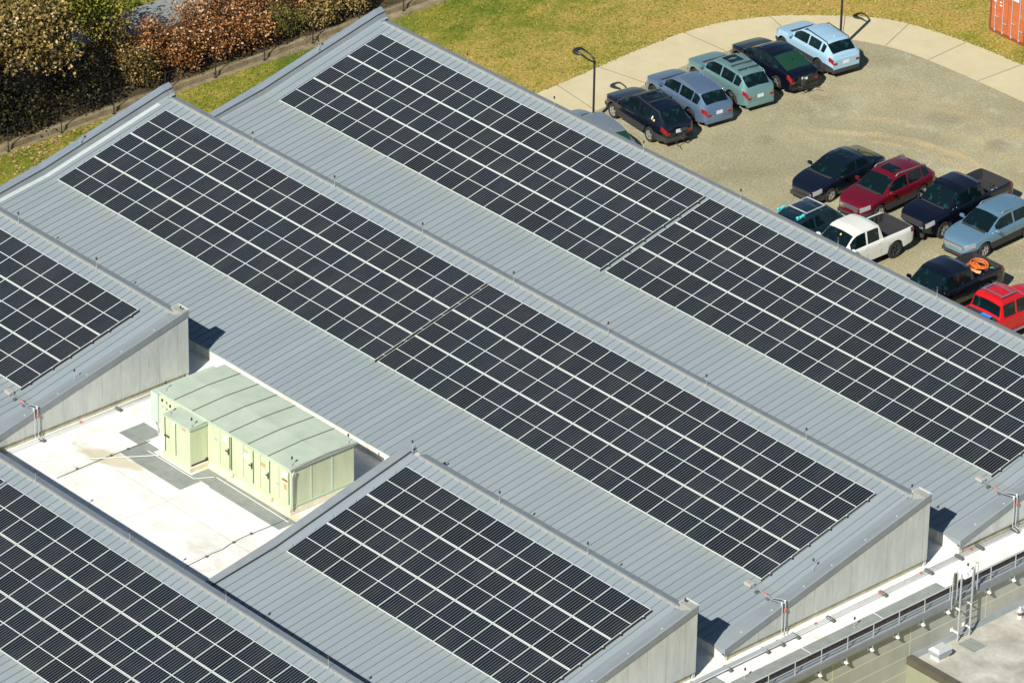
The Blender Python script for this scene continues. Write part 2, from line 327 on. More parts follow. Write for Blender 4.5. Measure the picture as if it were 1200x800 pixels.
# ------------------------------------------------------------------ building
SY=11.92
XE=43.86; ZD=-2.60
def pan(y):                          # height of the metal pan for a roof whose array top is at y=0
    if y>-5.8: return -.12+.245*y
    k=(y+5.8); return -1.541+.15*k
def par(y):                          # height of the gable parapet edge
    return .45-(.95-y)*.240
bld=empty('school_building',(20,-5,Z)); tag(bld,'long sawtooth-roofed building clad in blue-grey standing seam metal','building')
off=Vector((-20,5,-Z))
def part(mb,name,mt,parent=bld,**k):
    o=mb.build(name,mt,parent,**k); o.location=off if parent is bld else (0,0,0); return o
YS=[.70,.2,0]+[-.5*i for i in range(1,12)]+[-5.8,-6.3,-6.8,-7.3,-7.8,-8.3,-8.8,-9.2,-9.44]
def roof_bay(oy, oz, x0, x1, near_gable, far_gable, strip=False, far_drop=None):
    g=lambda y:pan(y)+oz
    b=MB(); wn=.85 if near_gable else 0; wf=.5 if far_gable=='end' else (.28 if far_gable=='inner' else 0)
    xa=x0+wf; xb=x1-wn
    vs=[];
    for y in YS: vs += [(xa,y+oy,g(y)),(xb,y+oy,g(y))]
    b.add(vs,[(2*i,2*i+1,2*i+3,2*i+2) for i in range(len(YS)-1)])
    # underside thickness at the eave
    y=YS[-1]; b.add([(xa,y+oy,g(y)),(xb,y+oy,g(y)),(xb,y+oy,g(y)-.07),(xa,y+oy,g(y)-.07)],[(0,1,2,3)])
    x=math.ceil((xa+.05)/.4)*.4
    while x<xb-.05:                                      # standing seams
        hw=.009; h=.036; vs=[]
        for y in YS: z=g(y); vs += [(x-hw,y+oy,z-.005),(x-hw,y+oy,z+h),(x+hw,y+oy,z+h),(x+hw,y+oy,z-.005)]
        fs=[]
        for i in range(len(YS)-1):
            for k in range(3): fs.append((4*i+k,4*i+k+1,4*i+k+5,4*i+k+4))
        L=len(YS)-1; fs += [(0,1,2,3),(4*L,4*L+1,4*L+2,4*L+3)]
        b.add(vs,fs,1); x+=.4
    ro=part(b,'roof',[M['roof'],M['seam']])
    # ridge cap: small lip, short rise, then folds back down
    b=MB(); z0=g(.70); cx0=x0+(.0 if not far_gable else .62); cx1=x1-(.55 if near_gable else 0)
    prof=[(.66,z0-.01),(.66,z0+.045),(.70,z0+.06),(.76,z0+.075),(1.10,z0-.02),(1.10,z0-.18)]
    vs=[];
    for (y,z) in prof: vs += [(cx0,y+oy,z),(cx1,y+oy,z)]
    b.add(vs,[(2*i,2*i+1,2*i+3,2*i+2) for i in range(len(prof)-1)])
    for i in (0,1): b.m[i]=1
    for xx,s_ in ((cx0,0),(cx1,1)): b.add([(xx,y+oy,z) for y,z in prof],[tuple(range(len(prof)))])
    x=cx0+2.2
    while x<cx1-1:                                       # cap joints
        b.add([(x,.75+oy,z0+.082),(x+.03,.75+oy,z0+.082),(x+.03,1.10+oy,z0-.014),(x,1.10+oy,z0-.014)],[(0,1,2,3)],2); x+=3.05
    part(b,'ridge_cap',[M['cap'],M['cap_lip'],M['fascia']],ro)
    # wall under the ridge (faces away from the arrays)
    b=MB(); b.box(x0+.03,x1-.03,.80+oy,.92+oy,ZD,z0-.02); part(b,'clerestory_wall',M['gable'],ro)
    # eave curb wall
    b=MB(); ye=-9.40+oy; b.box(x0+.04,x1-.03,ye,ye+.15,ZD,g(-9.40)-.075); part(b,'curb_wall',M['curb'],ro)
    if near_gable:
        Y2=[.95,.5,0,-.75,-1.5,-2.5,-3.5,-4.5,-5.2,-5.8,-6.5,-7.3,-8.1,-8.9,-9.44]; vs=[]
        for y in Y2:
            zp=g(min(y,.7)); ze=par(y)+oz; ze=max(ze,zp+.03); dz=ze-zp
            vs += [(x1-.85,y+oy,zp+.002),(x1-.45,y+oy,zp+dz*.40),(x1-.04,y+oy,zp+dz*.97),(x1+.03,y+oy,ze),(x1+.03,y+oy,ze-.27),(x1,y+oy,ze-.27)]
        fs=[];n=6
        for i in range(len(Y2)-1):
            for k in range(n-1): fs.append((i*n+k,i*n+k+1,(i+1)*n+k+1,(i+1)*n+k))
        b=MB(); b.add(vs,fs,0)
        for i,f in enumerate(b.f):
            if i%(n-1)>=3: b.m[i]=1
        b.add([vs[k] for k in range(n)]+[(x1-.85,.95+oy,g(.7)-.2)],[tuple(range(n+1))],1); b.add([vs[(len(Y2)-1)*n+k] for k in range(n)]+[(x1-.85,-9.44+oy,g(-9.44)-.05)],[tuple(range(n+1))],0)
        # clips along the coping
        for y in (-.6,-2.2,-3.9,-5.3,-6.9,-8.4): q=g(y)+(par(y)+oz-g(y))*.72; b.box(x1-.24,x1-.17,y+oy-.02,y+oy+.02,q-.05,q+.03,2)
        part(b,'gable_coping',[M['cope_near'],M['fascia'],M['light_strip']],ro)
        # end box at the ridge
        b=MB(); zr=par(.95)+oz; b.box(x1-.60,x1-.02,.62+oy,.97+oy,g(.7)-.02,zr-.05,0); b.box(x1-.62,x1+.035,.955+oy,.975+oy,zr-.06,zr+.012,1); b.box(x1-.64,x1-.6,.60+oy,.97+oy,zr-.10,zr-.02,1)
        part(b,'ridge_end_box',[M['cap_lip'],M['light_strip']],ro)
        # wall
        b=MB(); vs=[]
        for y in Y2: vs += [(x1,min(y,.92)+oy,par(y)+oz-.20),(x1,min(y,.92)+oy,ZD+.26)]
        b.add(vs,[(2*i,2*i+1,2*i+3,2*i+2) for i in range(len(Y2)-1)]); vs2=[(x-.12,y,z) for x,y,z in vs]
        b.add(vs2,[(2*i,2*i+1,2*i+3,2*i+2) for i in range(len(Y2)-1)])
        for j in (0,len(Y2)-1): b.add([vs[2*j],vs[2*j+1],vs2[2*j+1],vs2[2*j]],[(0,1,2,3)])
        b.add([vs[1],vs[-1],vs2[-1],vs2[1]],[(0,1,2,3)])
        part(b,'gable_wall',M['gable'],ro)
        b=MB(); b.box(x1-.20,x1-.07,-9.38+oy,.74+oy,ZD,ZD+.257); part(b,'block_course',M['course'],ro)
    if far_gable:
        b=MB(); end=far_gable=='end'; xo=x0; ZB=Z if end else ZD
        if end: pr=[(.50,0),(.42,.004)]; pr=[(.50,.0),(.42,.012),(.345,.02),(.30,.20),(.245,.22),(.235,.26),(.0,.40),(-.03,.38),(-.03,.16)]
        else: pr=[(.28,0),(.20,.03),(.19,.10),(0,.27),(-.03,.27),(-.03,.05)]
        Y2=[1.12,.7,.2,-1,-2,-3,-4,-5,-5.8,-6.5,-7.5,-8.5,-9.44]; vs=[]
        if not end: Y2[0]=.95
        for y in Y2:
            zp=g(min(y,.9)); f=1 if y>-6 else 1-(abs(y+6)/3.56)*.45
            for (dx,dz) in pr: vs.append((xo+dx,y+oy,zp+dz*f+(.0 if dz else .002)))
        n=len(pr); fs=[]
        for i in range(len(Y2)-1):
            for k in range(n-1): fs.append((i*n+k,i*n+k+1,(i+1)*n+k+1,(i+1)*n+k))
        b.add(vs,fs,0)
        if end:
            for i in range(len(fs)):
                k=i%(n-1)
                b.m[i]={0:1,1:1,2:2,3:2,4:2}.get(k,0)
        b.add([vs[k] for k in range(n)]+[(xo-.03,Y2[0]+oy,g(.9)-.5),(xo+.46,Y2[0]+oy,g(.9)-.5)],[tuple(range(n+2))],1)
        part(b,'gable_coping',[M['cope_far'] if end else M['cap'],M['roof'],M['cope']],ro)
        b=MB(); vs=[]
        for y in Y2:
            zp=g(min(y,.9)); f=1 if y>-6 else 1-(abs(y+6)/3.56)*.45; dx_=.275 if end else .225; dz_=.235*f if end else .075; vs.append(Vector((xo+dx_,y+oy,zp+dz_)))
        b.tube(vs,.022 if end else .018,5); part(b,'coping_cable',M['steel_dark'],ro)
        if end:
            zp=g(.9); b=MB(); b.box(xo,xo+.03,1.08+oy,1.125+oy,zp-.45,zp+.38,0); part(b,'coping_end_flashing',M['light_strip'],ro)
            if strip:
                b=MB(); vs=[]
                for y in Y2[2:]: zp=g(y)+.012; vs += [(xo+.36,y+oy,zp+.004),(xo+.62,y+oy,zp+.004)]
                b.add(vs,[(2*i,2*i+1,2*i+3,2*i+2) for i in range(len(Y2[2:])-1)]); part(b,'pale_flashing_strip',M['light_strip'],ro)
        b=MB(); vs=[]
        for y in Y2: vs += [(xo,y+oy,g(min(y,.9))+.1),(xo,y+oy,ZB),(xo+.12,y+oy,g(min(y,.9))-.02),(xo+.12,y+oy,ZB)]
        for i in range(len(Y2)-1): a=4*i; b.add([vs[a],vs[a+1],vs[a+5],vs[a+4]],[(0,1,2,3)]); b.add([vs[a+2],vs[a+3],vs[a+7],vs[a+6]],[(0,1,2,3)])
        b.add([vs[0],vs[1],vs[3],vs[2]],[(0,1,2,3)]); part(b,'gable_wall',M['gable'],ro)
    return ro
XF=-1.22
roof_bay(0,0,XF,XE,True,'end',strip=True)
roof_bay(SY-.12,.064,XF+.05,XE+.28,True,'end')
roof_bay(-SY+.08,-.01,28.55,XE+.08,True,'inner')
roof_bay(-SY+.08,-.01,XF,15.2,True,'end')
roof_bay(-2*SY-.10,.13,XF,XE,True,'end')
roof_bay(-3*SY-.2,.13,XF,XE,True,'end')
# flat deck (slab) and the storey below
b=MB(); b.box(XF+.12,45.47,-46,12.6,Z+.3,ZD); part(b,'flat_roof',M['deck'])
b=MB(); b.box(XF+.01,45.95,-46.1,12.72,Z-.1,ZD-.10); part(b,'outer_wall',M['precast'])
b=MB(); b.box(45.472,45.80,-46,12.6,ZD-.099,ZD-.02); part(b,'edge_gutter',M['black'])
b=MB(); b.box(45.78,46.17,-46,12.6,ZD-.25,ZD+.01); part(b,'edge_coping',M['fascia'])
b=MB()
for y in [ -9.3,-7.1,-5.4,-3.7,-1.6,1.4,3.2]:
    b.box(45.60,45.66,y,y+.12,ZD-.02,ZD+.03)
b.tube([(45.55,-20,ZD+.0),(45.57,-9,ZD+.02),(45.55,0,ZD+.01),(45.56,9,ZD+.01)],.02,5); part(b,'gutter_cable',M['black'])

# ------------------------------------------------------------------ solar arrays
TH=R(13.82); ROWP=1.991; COLP=1.02
ORD=['first','second','third','fourth','fifth','sixth','seventh','eighth','ninth','tenth','eleventh','twelfth','thirteenth','fourteenth','fifteenth','sixteenth','seventeenth','eighteenth','nineteenth','twentieth','twenty-first','twenty-second','twenty-third','twenty-fourth']
PW,PL,PT=1.0,1.958,.035
b=MB(); b.add([(-PW/2+.006,-PL/2+.016,0),(PW/2-.006,-PL/2+.016,0),(PW/2-.006,PL/2-.016,0),(-PW/2+.006,PL/2-.016,0)],[(0,1,2,3)],0)
b.add([(-PW/2+.006,-PL/2+.016,-PT),(PW/2-.006,-PL/2+.016,-PT),(PW/2-.006,PL/2-.016,-PT),(-PW/2+.006,PL/2-.016,-PT)],[(0,1,2,3)],1)
proto=b.build('solar_panel',[M['cells'],M['under']])
b=MB(); x,y=PW/2,PL/2; fx,fy=.012,.026
b.box(-x,x,y-fy,y,-PT-.001,.004); b.box(-x,x,-y,-y+fy,-PT-.001,.004)
b.box(-x,-x+fx,-y+fy,y-fy,-PT-.001,.0035); b.box(x-fx,x,-y+fy,y-fy,-PT-.001,.0035)
b.build('frame',M['frame'],proto)
def project(p):
    v=Vector(p)-CAM; z_=v.dot(fw); return 600+FL*v.dot(rt2)/z_, 400-FL*v.dot(up2)/z_
panels=[]
def block(x0, n, oy, oz, lab, rev, cols=None):
    for j in range(3):
        row=('ridge-side','middle','eave-side')[j]
        for i in range(n):
            s=(j+.5)*ROWP; c=Vector((x0+(i+.5)*COLP, oy-math.cos(TH)*s, oz-math.sin(TH)*s))
            vis=0; a=[]
            for u in (-.45,-.25,0,.25,.45):
                for v_ in (-.45,-.25,0,.25,.45):
                    px,py=project(c+Vector((u*PW, v_*PL*math.cos(TH), v_*PL*math.sin(TH))))
                    vis += (0<=px<=1200 and 0<=py<=800)
            e=[project(c+Vector((u, v_*math.cos(TH), v_*math.sin(TH)))) for u,v_ in ((0,0),(1,0),(0,1))]
            ar=abs((e[1][0]-e[0][0])*(e[2][1]-e[0][1])-(e[1][1]-e[0][1])*(e[2][0]-e[0][0]))
            k=(n-1-i) if rev else i
            panels.append((ar*vis/25,c,'black-celled solar panel, %s %s'%(ORD[min(k,23)],lab%row)))
OY3,OZ3=SY-.12,.064; OYD,OZD=-SY+.08,-.01; OYE,OZE=-2*SY-.10,.13
block(0,20,0,0,'left of the gap in the %s row of the middle roof',True)
block(20*COLP+.145,21,0,0,'right of the gap in the %s row of the middle roof',False)
block(.166,20,OY3,OZ3,'left of the gap in the %s row of the farthest roof',True)
block(.166+20*COLP+.272,21,OY3,OZ3,'right of the gap in the %s row of the farthest roof',False)
block(29.30,13,OYD,OZD,'from the left in the %s row of the short front roof',False)
block(13.28-14*COLP,14,OYD,OZD,'from the right in the %s row of the left-edge roof',True)
block(21.01,22,OYE,OZE,'right of the gap in the %s row of the bottom-left roof',False)
block(21.01-.16-3*COLP,3,OYE,OZE,'left of the gap in the %s row of the bottom-left roof',True)
panels.sort(key=lambda p:-p[0])
mr=[]
for k,(a,c,lab) in enumerate(panels[:300]):
    o=proto if k==0 else copy_tree(proto)
    o.location=c; o.rotation_euler=(TH+R(rnd.uniform(-.12,.12)),R(rnd.uniform(-.12,.12)),0)
    tag(o,lab,'solar panel','solar panels laid in rows on the sawtooth roofs')
    if k==0: pass
b=MB(); CT,ST=math.cos(TH),math.sin(TH)
fmesh=proto.children[0].data; pmesh=proto.data
for (a,c,lab) in panels[300:]:
    for me,mo in ((pmesh,0),(fmesh,2)):
        vs=[(c.x+v.co.x, c.y+v.co.y*CT-v.co.z*ST, c.z+v.co.y*ST+v.co.z*CT) for v in me.vertices]
        n0=len(b.v); b.v+=vs
        for p in me.polygons: b.f.append([i+n0 for i in p.vertices]); b.m.append(p.material_index+mo)
# the merged ones need the cell grid in their own coordinates, carried in a UV map
mc=M['cells'].copy(); mc.name='solar_cells_far'
tn=mc.node_tree; tcn=[q for q in tn.nodes if q.type=='TEX_COORD'][0]; uvn=tn.nodes.new('ShaderNodeUVMap'); uvn.uv_map='cell'
for l in [l for l in tn.links if l.from_node==tcn]:
    ts=l.to_socket; tn.links.remove(l); tn.links.new(uvn.outputs[0],ts)
far=b.build('solar_panels',[mc,M['under'],M['frame']])
uv=far.data.uv_layers.new(name='cell'); cents=[p[1] for p in panels[300:]]
nper=len(pmesh.polygons)+len(fmesh.polygons)
for pi,poly in enumerate(far.data.polygons):
    c=cents[pi//nper]
    for li in poly.loop_indices:
        v=far.data.vertices[far.data.loops[li].vertex_index].co-c; uv.data[li].uv=(v.x, v.y*CT+v.z*ST)
tag(far,'remaining small distant solar panels, mostly left of the gap on the farthest roof','solar panels',kind='stuff')
# mounting rails with end clips under each row
def rails(x0,x1,oy,oz,where,ends):
    for j in range(3):
        for q,(fr,nm) in enumerate(((.22,'upper'),(.78,'lower'))):
            s=(j+fr)*ROWP; y=oy-CT*s; z=oz-ST*s
            b=MB(); b.box(x0-.05,x1+.09,-.02,.02,-.095,-.042,0)
            for xe,sg in ((x0,-1),(x1,1)):
                b.box(xe+sg*.012-.012,xe+sg*.012+.03,-.025,.025,-.045,.006,1); b.box(xe+sg*.06-.02,xe+sg*.06+.02,-.03,.03,-.10,-.02,0)
            o=b.build('mounting_rail',[M['steel_dark'],M['alu']]); o.location=(0,y,z); o.rotation_euler=(TH,0,0)
            tag(o,'thin %s rail under the %s row of panels, %s'%(nm,('ridge-side','middle','eave-side')[j],where),'mounting rail','mounting rails ending beside the panel arrays')
rails(0,20*COLP,0,0,'middle roof left of its gap',0); rails(20*COLP+.145,41*COLP+.145,0,0,'middle roof right of its gap',0)
rails(.166,.166+20*COLP,OY3,OZ3,'farthest roof left of its gap',0); rails(.166+20*COLP+.272,.166+41*COLP+.272,OY3,OZ3,'farthest roof right of its gap',0)
rails(29.30,29.30+13*COLP,OYD,OZD,'short front roof',0); rails(-1,13.28,OYD,OZD,'left-edge roof',0)

def end_shade(x,oy,oz,where):  # black plate added in place of the shaded void under the panel edge
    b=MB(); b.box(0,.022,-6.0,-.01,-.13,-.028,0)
    o=b.build('under_panel_shade',M['black']); o.location=(x,oy,oz); o.rotation_euler=(TH,0,0); tag(o,'added shade strip under the right panel end, '+where,'shade strip','added shade strips at the array ends')
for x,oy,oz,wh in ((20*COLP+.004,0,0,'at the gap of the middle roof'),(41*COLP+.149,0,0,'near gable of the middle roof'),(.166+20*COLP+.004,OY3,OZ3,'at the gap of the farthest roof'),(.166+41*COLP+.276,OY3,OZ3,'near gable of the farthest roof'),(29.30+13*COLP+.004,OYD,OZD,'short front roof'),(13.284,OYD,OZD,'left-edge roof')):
    end_shade(x,oy,oz,wh)

# ------------------------------------------------------------------ lightning rods
def rod(x,y,z,h,where,kx=0):
    r=empty('lightning_rod',(x,y,z)); tag(r,'thin lightning rod '+where,'lightning rod','lightning rods dotted over the roofs')
    b=MB(); h*=.86; b.tube([(0,0,0),(0,0,h)],.008,5); b.build('rod',M['galv'],r)
    b=MB(); b.lathe([(.02,h-.02),(.036,h),(.04,h+.06),(.025,h+.10)],8); b.build('tip',M['darkpin'],r)
    b=MB(); b.box(-.035,.035,-.03,.03,0,.03); b.tube([(0,0,.03),(.10,-.04,.04),(.11,-.16,-.02)],.007,4); b.build('base_clamp',M['galv'],r)
ZR=.13
for k,x in enumerate((-.6,4.9,10.2,15.7,21.2,26.7,32.2,37.6,43.1)): rod(x,.72,ZR,.42,'on the middle roof ridge, %s from its far end'%ORD[k])
for k,x in enumerate((4.51,9.65,15.0)): rod(x,OYD+.72,ZR,.42,'on the left-edge roof ridge, %s from the photo edge'%ORD[k])
for k,x in enumerate((28.8,33.67,38.43,43.5)): rod(x,OYD+.72,ZR,.42,'on the short front roof ridge, %s from its left end'%ORD[k])
for k,x in enumerate((5.0,10.57,16.1,21.9,27.5,33,38.5)): rod(x,OY3+.72,ZR+.06,.42,'on the farthest roof ridge, %s from its far end'%ORD[k])
for k,x in enumerate((21.7,27.3,32.8,38.4)): rod(x,OYE+.72,ZR+.13,.42,'on the bottom-left roof ridge, %s from the left'%ORD[k])
for k,(x,y) in enumerate(((43.1,-4.3),)): rod(x,y,pan(y)+.1,.42,'on the gable edge of the middle roof')
rod(14.6,OYD-4.2,pan(-4.2)+.1,.38,'on the gable edge of the left-edge roof')
rod(-1.0,-3.8,pan(-3.8)+.38,.4,'on the far coping of the middle roof'); rod(-1.0,OY3-2.6,pan(-2.6)+.45,.4,'on the far coping of the farthest roof')
rod(45.2,-4.2,ZD,.42,'on the white deck beside the walkway, near the railing middle'); rod(45.1,-9.6,ZD,.42,'on the white deck at the bottom of the walkway'); rod(45.3,1.6,ZD,.46,'on the white deck beside the ladder top')

# ------------------------------------------------------------------ rooftop air handling cabinets
hv=empty('rooftop_hvac_unit',(22,-13.03,ZD)); tag(hv,'long pale green rooftop air handling cabinet with six-seamed roof on the white deck','HVAC unit')
def P(mb,name,mt,par=hv,**k):
    o=mb.build(name,mt,par,**k)
    if par is hv: o.location=(-22,13.03,-ZD)
    return o
ht=-.60
b=MB(); b.rbox((22,-13.05,(ZD+.2+ht)/2),(7.84,3.08,ht-ZD-.2),.03); body=P(b,'cabinet_body',M['cab'])
b=MB(); b.box(18.03,25.97,-14.66,-11.44,ZD,ZD+.12); b.box(18.05,25.95,-14.60,-11.5,ZD+.12,ZD+.2); P(b,'base_curb',M['concrete_curb'])
b=MB()
xs_=[18.05,19.03,20.14,21.24,22.33,23.46,24.65,25.95]
for i in range(7):
    x0,x1=xs_[i]+.012,xs_[i+1]-.012
    b.add([(x0,-14.64,ht+.0),(x1,-14.64,ht+.0),(x1,-13.03,ht+.06),(x0,-13.03,ht+.06),(x1,-11.42,ht+.0),(x0,-11.42,ht+.0)],[(0,1,2,3),(3,2,4,5)])
b.box(18.04,25.96,-14.66,-11.40,ht-.09,ht-.003)
P(b,'cabinet_roof',M['cabroof'])
for x in xs_[1:-1]:
    b=MB()
    for (ya,yb,za,zb) in ((-14.65,-13.03,0,.06),(-13.03,-11.41,.06,0)):
        b.add([(x-.016,ya,ht+za),(x+.016,ya,ht+za),(x+.016,yb,ht+zb),(x-.016,yb,ht+zb),(x-.016,ya,ht+za+.018),(x+.016,ya,ht+za+.018),(x+.016,yb,ht+zb+.018),(x-.016,yb,ht+zb+.018)],[(4,5,6,7),(0,1,5,4),(2,3,7,6),(0,3,7,4),(1,2,6,5)])
    P(b,'roof_seam',M['cabseam'])
b=MB(); b.box(25.96,25.985,-14.67,-11.4,ht-.10,ht+.02); b.tube([(25.99,-14.66,ht-.02),(25.99,-13.0,ht+.09),(25.99,-11.42,ht-.02)],.022,5)
b.tube([(26.02,-14.5,ht-.1),(26.03,-14.62,ht-.3),(26.02,-14.66,ZD+.3)],.025,5); P(b,'roof_edge_cable',M['box_grey'])
# doors on the sunny long side
yF=-14.597
def door(x0,x1,hinge_dark,handle_x=None):
    b=MB(); b.rbox(((x0+x1)/2,yF-.012,(ZD+.42+ht-.16)/2),(x1-x0-.03,.03,ht-.16-ZD-.42),.008); dd=P(b,'access_door',M['cab'])
    if hinge_dark:
        b=MB(); b.box(x1-.022,x1-.006,yF-.042,yF-.027,ZD+.42,ht-.2); h=b.build('hinge_strip',M['steel_dark'],dd)
    if handle_x:
        for zz in (-1.45,):
            b=MB(); b.box(handle_x-.02,handle_x+.02,yF-.07,yF-.027,zz-.13,zz+.13); b.box(handle_x-.16,handle_x+.02,yF-.08,yF-.055,zz-.02,zz+.02); b.build('handle',M['steel_dark'],dd)
xb=[21.12,21.75,22.35,22.52,23.15,23.75,24.15,24.72,25.25,25.85]
for i,(a,c) in enumerate(zip(xb,xb[1:])):
    if c-a>.25: door(a,c,i in (1,2,4,6,8),(c-.08) if i in (1,4,6) else None)
b=MB()
for x in (22.42,): b.box(x-.010,x+.010,yF-.03,yF,ZD+.4,ht-.18)
P(b,'door_gap_frame',M['steel_dark'])
for x in (22.43,24.75,25.84):
    b=MB(); b.box(x-.12,x+.12,yF-.09,yF-.02,ZD+.17,ZD+.30); P(b,'lifting_bracket',M['concrete_curb'])
for (x,z,w_,h_,mt) in ((22.05,-.98,.22,.26,'white'),(21.5,-1.25,.16,.12,'box_grey'),(23.3,-.98,.22,.10,'box_grey'),(23.32,-1.22,.28,.16,'white'),(24.3,-1.12,.3,.16,'tan'),(24.42,-1.48,.16,.2,'white'),(25.2,-1.55,.2,.1,'box_grey'),(25.6,-.98,.24,.2,'white'),(25.6,-1.22,.3,.09,'brown'),(25.62,-1.5,.16,.22,'tan')):
    if mt not in M: M[mt]=mat(mt+'_sticker',(.5,.33,.17) if mt=='tan' else (.28,.12,.06),.6)
    b=MB(); b.box(x-w_/2,x+w_/2,yF-.034,yF-.029,z-h_/2,z+h_/2); P(b,'sticker',M[mt])
# shaded end: seams
b=MB()
for y in (-13.61,-12.59): b.box(25.92,25.935,y-.025,y+.025,ZD+.32,ht-.12)
b.box(25.92,25.94,-14.55,-11.55,ZD+.30,ZD+.36); P(b,'panel_joint',M['cabduct'])
b=MB(); b.tube([(25.92,-14.52,ZD+.2),(25.93,-14.52,ht-.12)],.03,6); P(b,'drain_pipe',M['cabduct'])
# front annex
ha=-.72
b=MB(); b.rbox((20.22,-15.03,(ZD+.2+ha)/2),(1.50,.86,ha-ZD-.2),.025); an=P(b,'front_cabinet',M['cab'])
b=MB(); b.add([(19.42,-15.50,ha+.0),(21.02,-15.50,ha+.0),(21.02,-14.6,ha+.05),(19.42,-14.6,ha+.05)],[(0,1,2,3)]); b.box(19.42,21.02,-15.50,-14.6,ha-.10,ha-.003); P(b,'front_cabinet_roof',M['cabroof'])
b=MB(); b.box(20.97,20.985,-15.4,-14.62,ZD+.22,ZD+.28); b.box(20.97,21.0,-14.72,-14.62,ZD+.2,ZD+.34); P(b,'cabinet_foot_rail',M['steel_dark'])
b=MB(); b.box(20.12,20.14,-15.48,-15.462,ZD+.35,ha-.15); b.box(19.47,19.50,-15.485,-15.462,ZD+.3,ha-.12); b.box(19.47,19.75,-15.53,-15.48,-1.62,-1.58); P(b,'door_seam',M['steel_dark'])
b=MB(); b.box(19.95,20.07,-15.475,-15.464,-.98,-.88); P(b,'sticker',M['white'])
b=MB(); b.box(20.5,20.72,-15.475,-15.464,-.95,-.87); P(b,'sticker',M['tan'])
b=MB(); b.box(19.35,21.08,-15.55,-14.6,ZD,ZD+.2); P(b,'base_curb',M['concrete_curb'])
# side duct box
b=MB(); b.rbox((17.5,-12.65,-1.85),(1.08,3.1,1.25),.02); b.box(17.0,17.02,-12.7,-12.66,-2.45,-1.25); P(b,'side_duct',M['cabduct'])
b=MB(); b.tube([(17.05,-14.1,-2.5),(17.95,-14.5,ZD)],.02,5); b.tube([(18.0,-14.63,-.8),(18.02,-14.68,ZD+.1)],.025,5); b.box(17.2,17.7,-13.6,-11.8,ZD,-2.47); P(b,'side_duct_stand',M['box_grey'])
for k,(x,y,wh) in enumerate(((18.2,-14.4,'front left corner of the green cabinet roof'),(25.75,-14.4,'front right corner of the green cabinet roof'),(25.8,-11.7,'back right corner of the green cabinet roof'),(18.6,-14.9,'left of the small front cabinet'))):
    rod(x,y,ht+.02 if k<3 else -1.0,.3,'at '+wh)
for x,nm in ((19.6,'left'),(20.9,'right')): rod(x,-15.3,ha+.03,.3,'on the %s side of the small front cabinet'%nm)

# ------------------------------------------------------------------ walkway mats
def mat_pad(x0,x1,y0,y1,lab):
    b=MB(); b.box(x0,x1,y0,y1,ZD+.0,ZD+.012); o=b.build('walkway_mat',M['mat']); tag(o,lab,'walkway mat','grey walkway mats on the white roof deck')
mat_pad(16.84,18.02,-15.67,-14.45,'grey walkway mat left of the green side duct, farthest piece')
mat_pad(18.04,18.88,-16.58,-15.30,'grey walkway mat left of the small front cabinet')
mat_pad(18.90,20.3,-16.60,-15.60,'grey walkway mat in front of the small cabinet, left piece')
mat_pad(20.32,21.78,-16.60,-15.60,'grey walkway mat in front of the small cabinet, right piece')
mat_pad(21.2,22.3,-15.58,-14.78,'grey walkway mat in the inner corner between the two cabinets')
mat_pad(22.32,24.3,-15.64,-14.80,'grey walkway mat along the long cabinet doors, left length')
mat_pad(24.32,26.45,-15.64,-14.80,'grey walkway mat along the long cabinet doors, right length')
mat_pad(44.95,45.44,-2.93,.3,'ribbed grey walkway mat beside the railing, next to the ladder')
mat_pad(44.95,45.44,-6.6,-2.98,'ribbed grey walkway mat beside the railing, middle length')
mat_pad(44.95,45.44,-12.3,-6.65,'ribbed grey walkway mat beside the railing, bottom length')
mat_pad(44.35,44.9,-12.3,-10.3,'ribbed grey walkway mat at the photo bottom between conduits and railing')
# loose cables on the deck
def cable(pts,r,name,lab,cat,mt):
    b=MB(); b.tube(pts,r,5); 
    o=b.build(name,mt); tag(o,lab,cat); return o
zc=ZD+.02
cable([(26.3,-19.9,zc),(26.27,-19.53,zc),(26.2,-18.6,zc),(26.22,-18.1,zc),(26.1,-17.69,zc),(26.02,-17.0,zc),(26.06,-15.89,zc+.01),(26.06,-14.84,zc)],.013,'lightning_cable','thin dark cable wandering over the white deck right of the mats','cable',M['rubber'])
cable([(18.1,-19.6,zc),(18.05,-17.5,zc),(18.15,-15.17,zc+.02)],.013,'lightning_cable','thin straight dark cable crossing the stained deck','cable',M['rubber'])
cable([(16.7,-19.4,zc+.02),(16.9,-18.97,zc+.03),(18.2,-17.2,zc+.03),(19.4,-15.5,zc+.05)],.014,'condensate_pipe','thin white pipe running diagonally over the stained deck to the cabinet','pipe',M['white'])
cable([(22.0,-15.0,zc+.02),(26.3,-15.04,zc+.02)],.012,'condensate_pipe','straight white pipe along the edge of the cabinet mats','pipe',M['white'])
cable([(18.7,-15.72,zc+.02),(21.5,-15.72,zc+.02),(21.9,-15.05,zc+.02)],.012,'condensate_pipe','short bent white pipe on the mats before the small cabinet','pipe',M['white'])
for k,(x,y) in enumerate(((18.05,-18.6),(18.08,-17.0),(18.1,-16.2),(26.25,-18.9),(26.1,-17.5),(26.03,-16.6))):
    b=MB(); b.rbox((x,y,ZD+.03),(.09,.09,.06),.01); o=b.build('cable_weight',M['rubber'])
    tag(o,'small dark weight holding the %s cable, %s from the lower end'%(('stained-deck','mat-side')[k>2],ORD[k%3]),'cable weight','small weights on the deck cables')

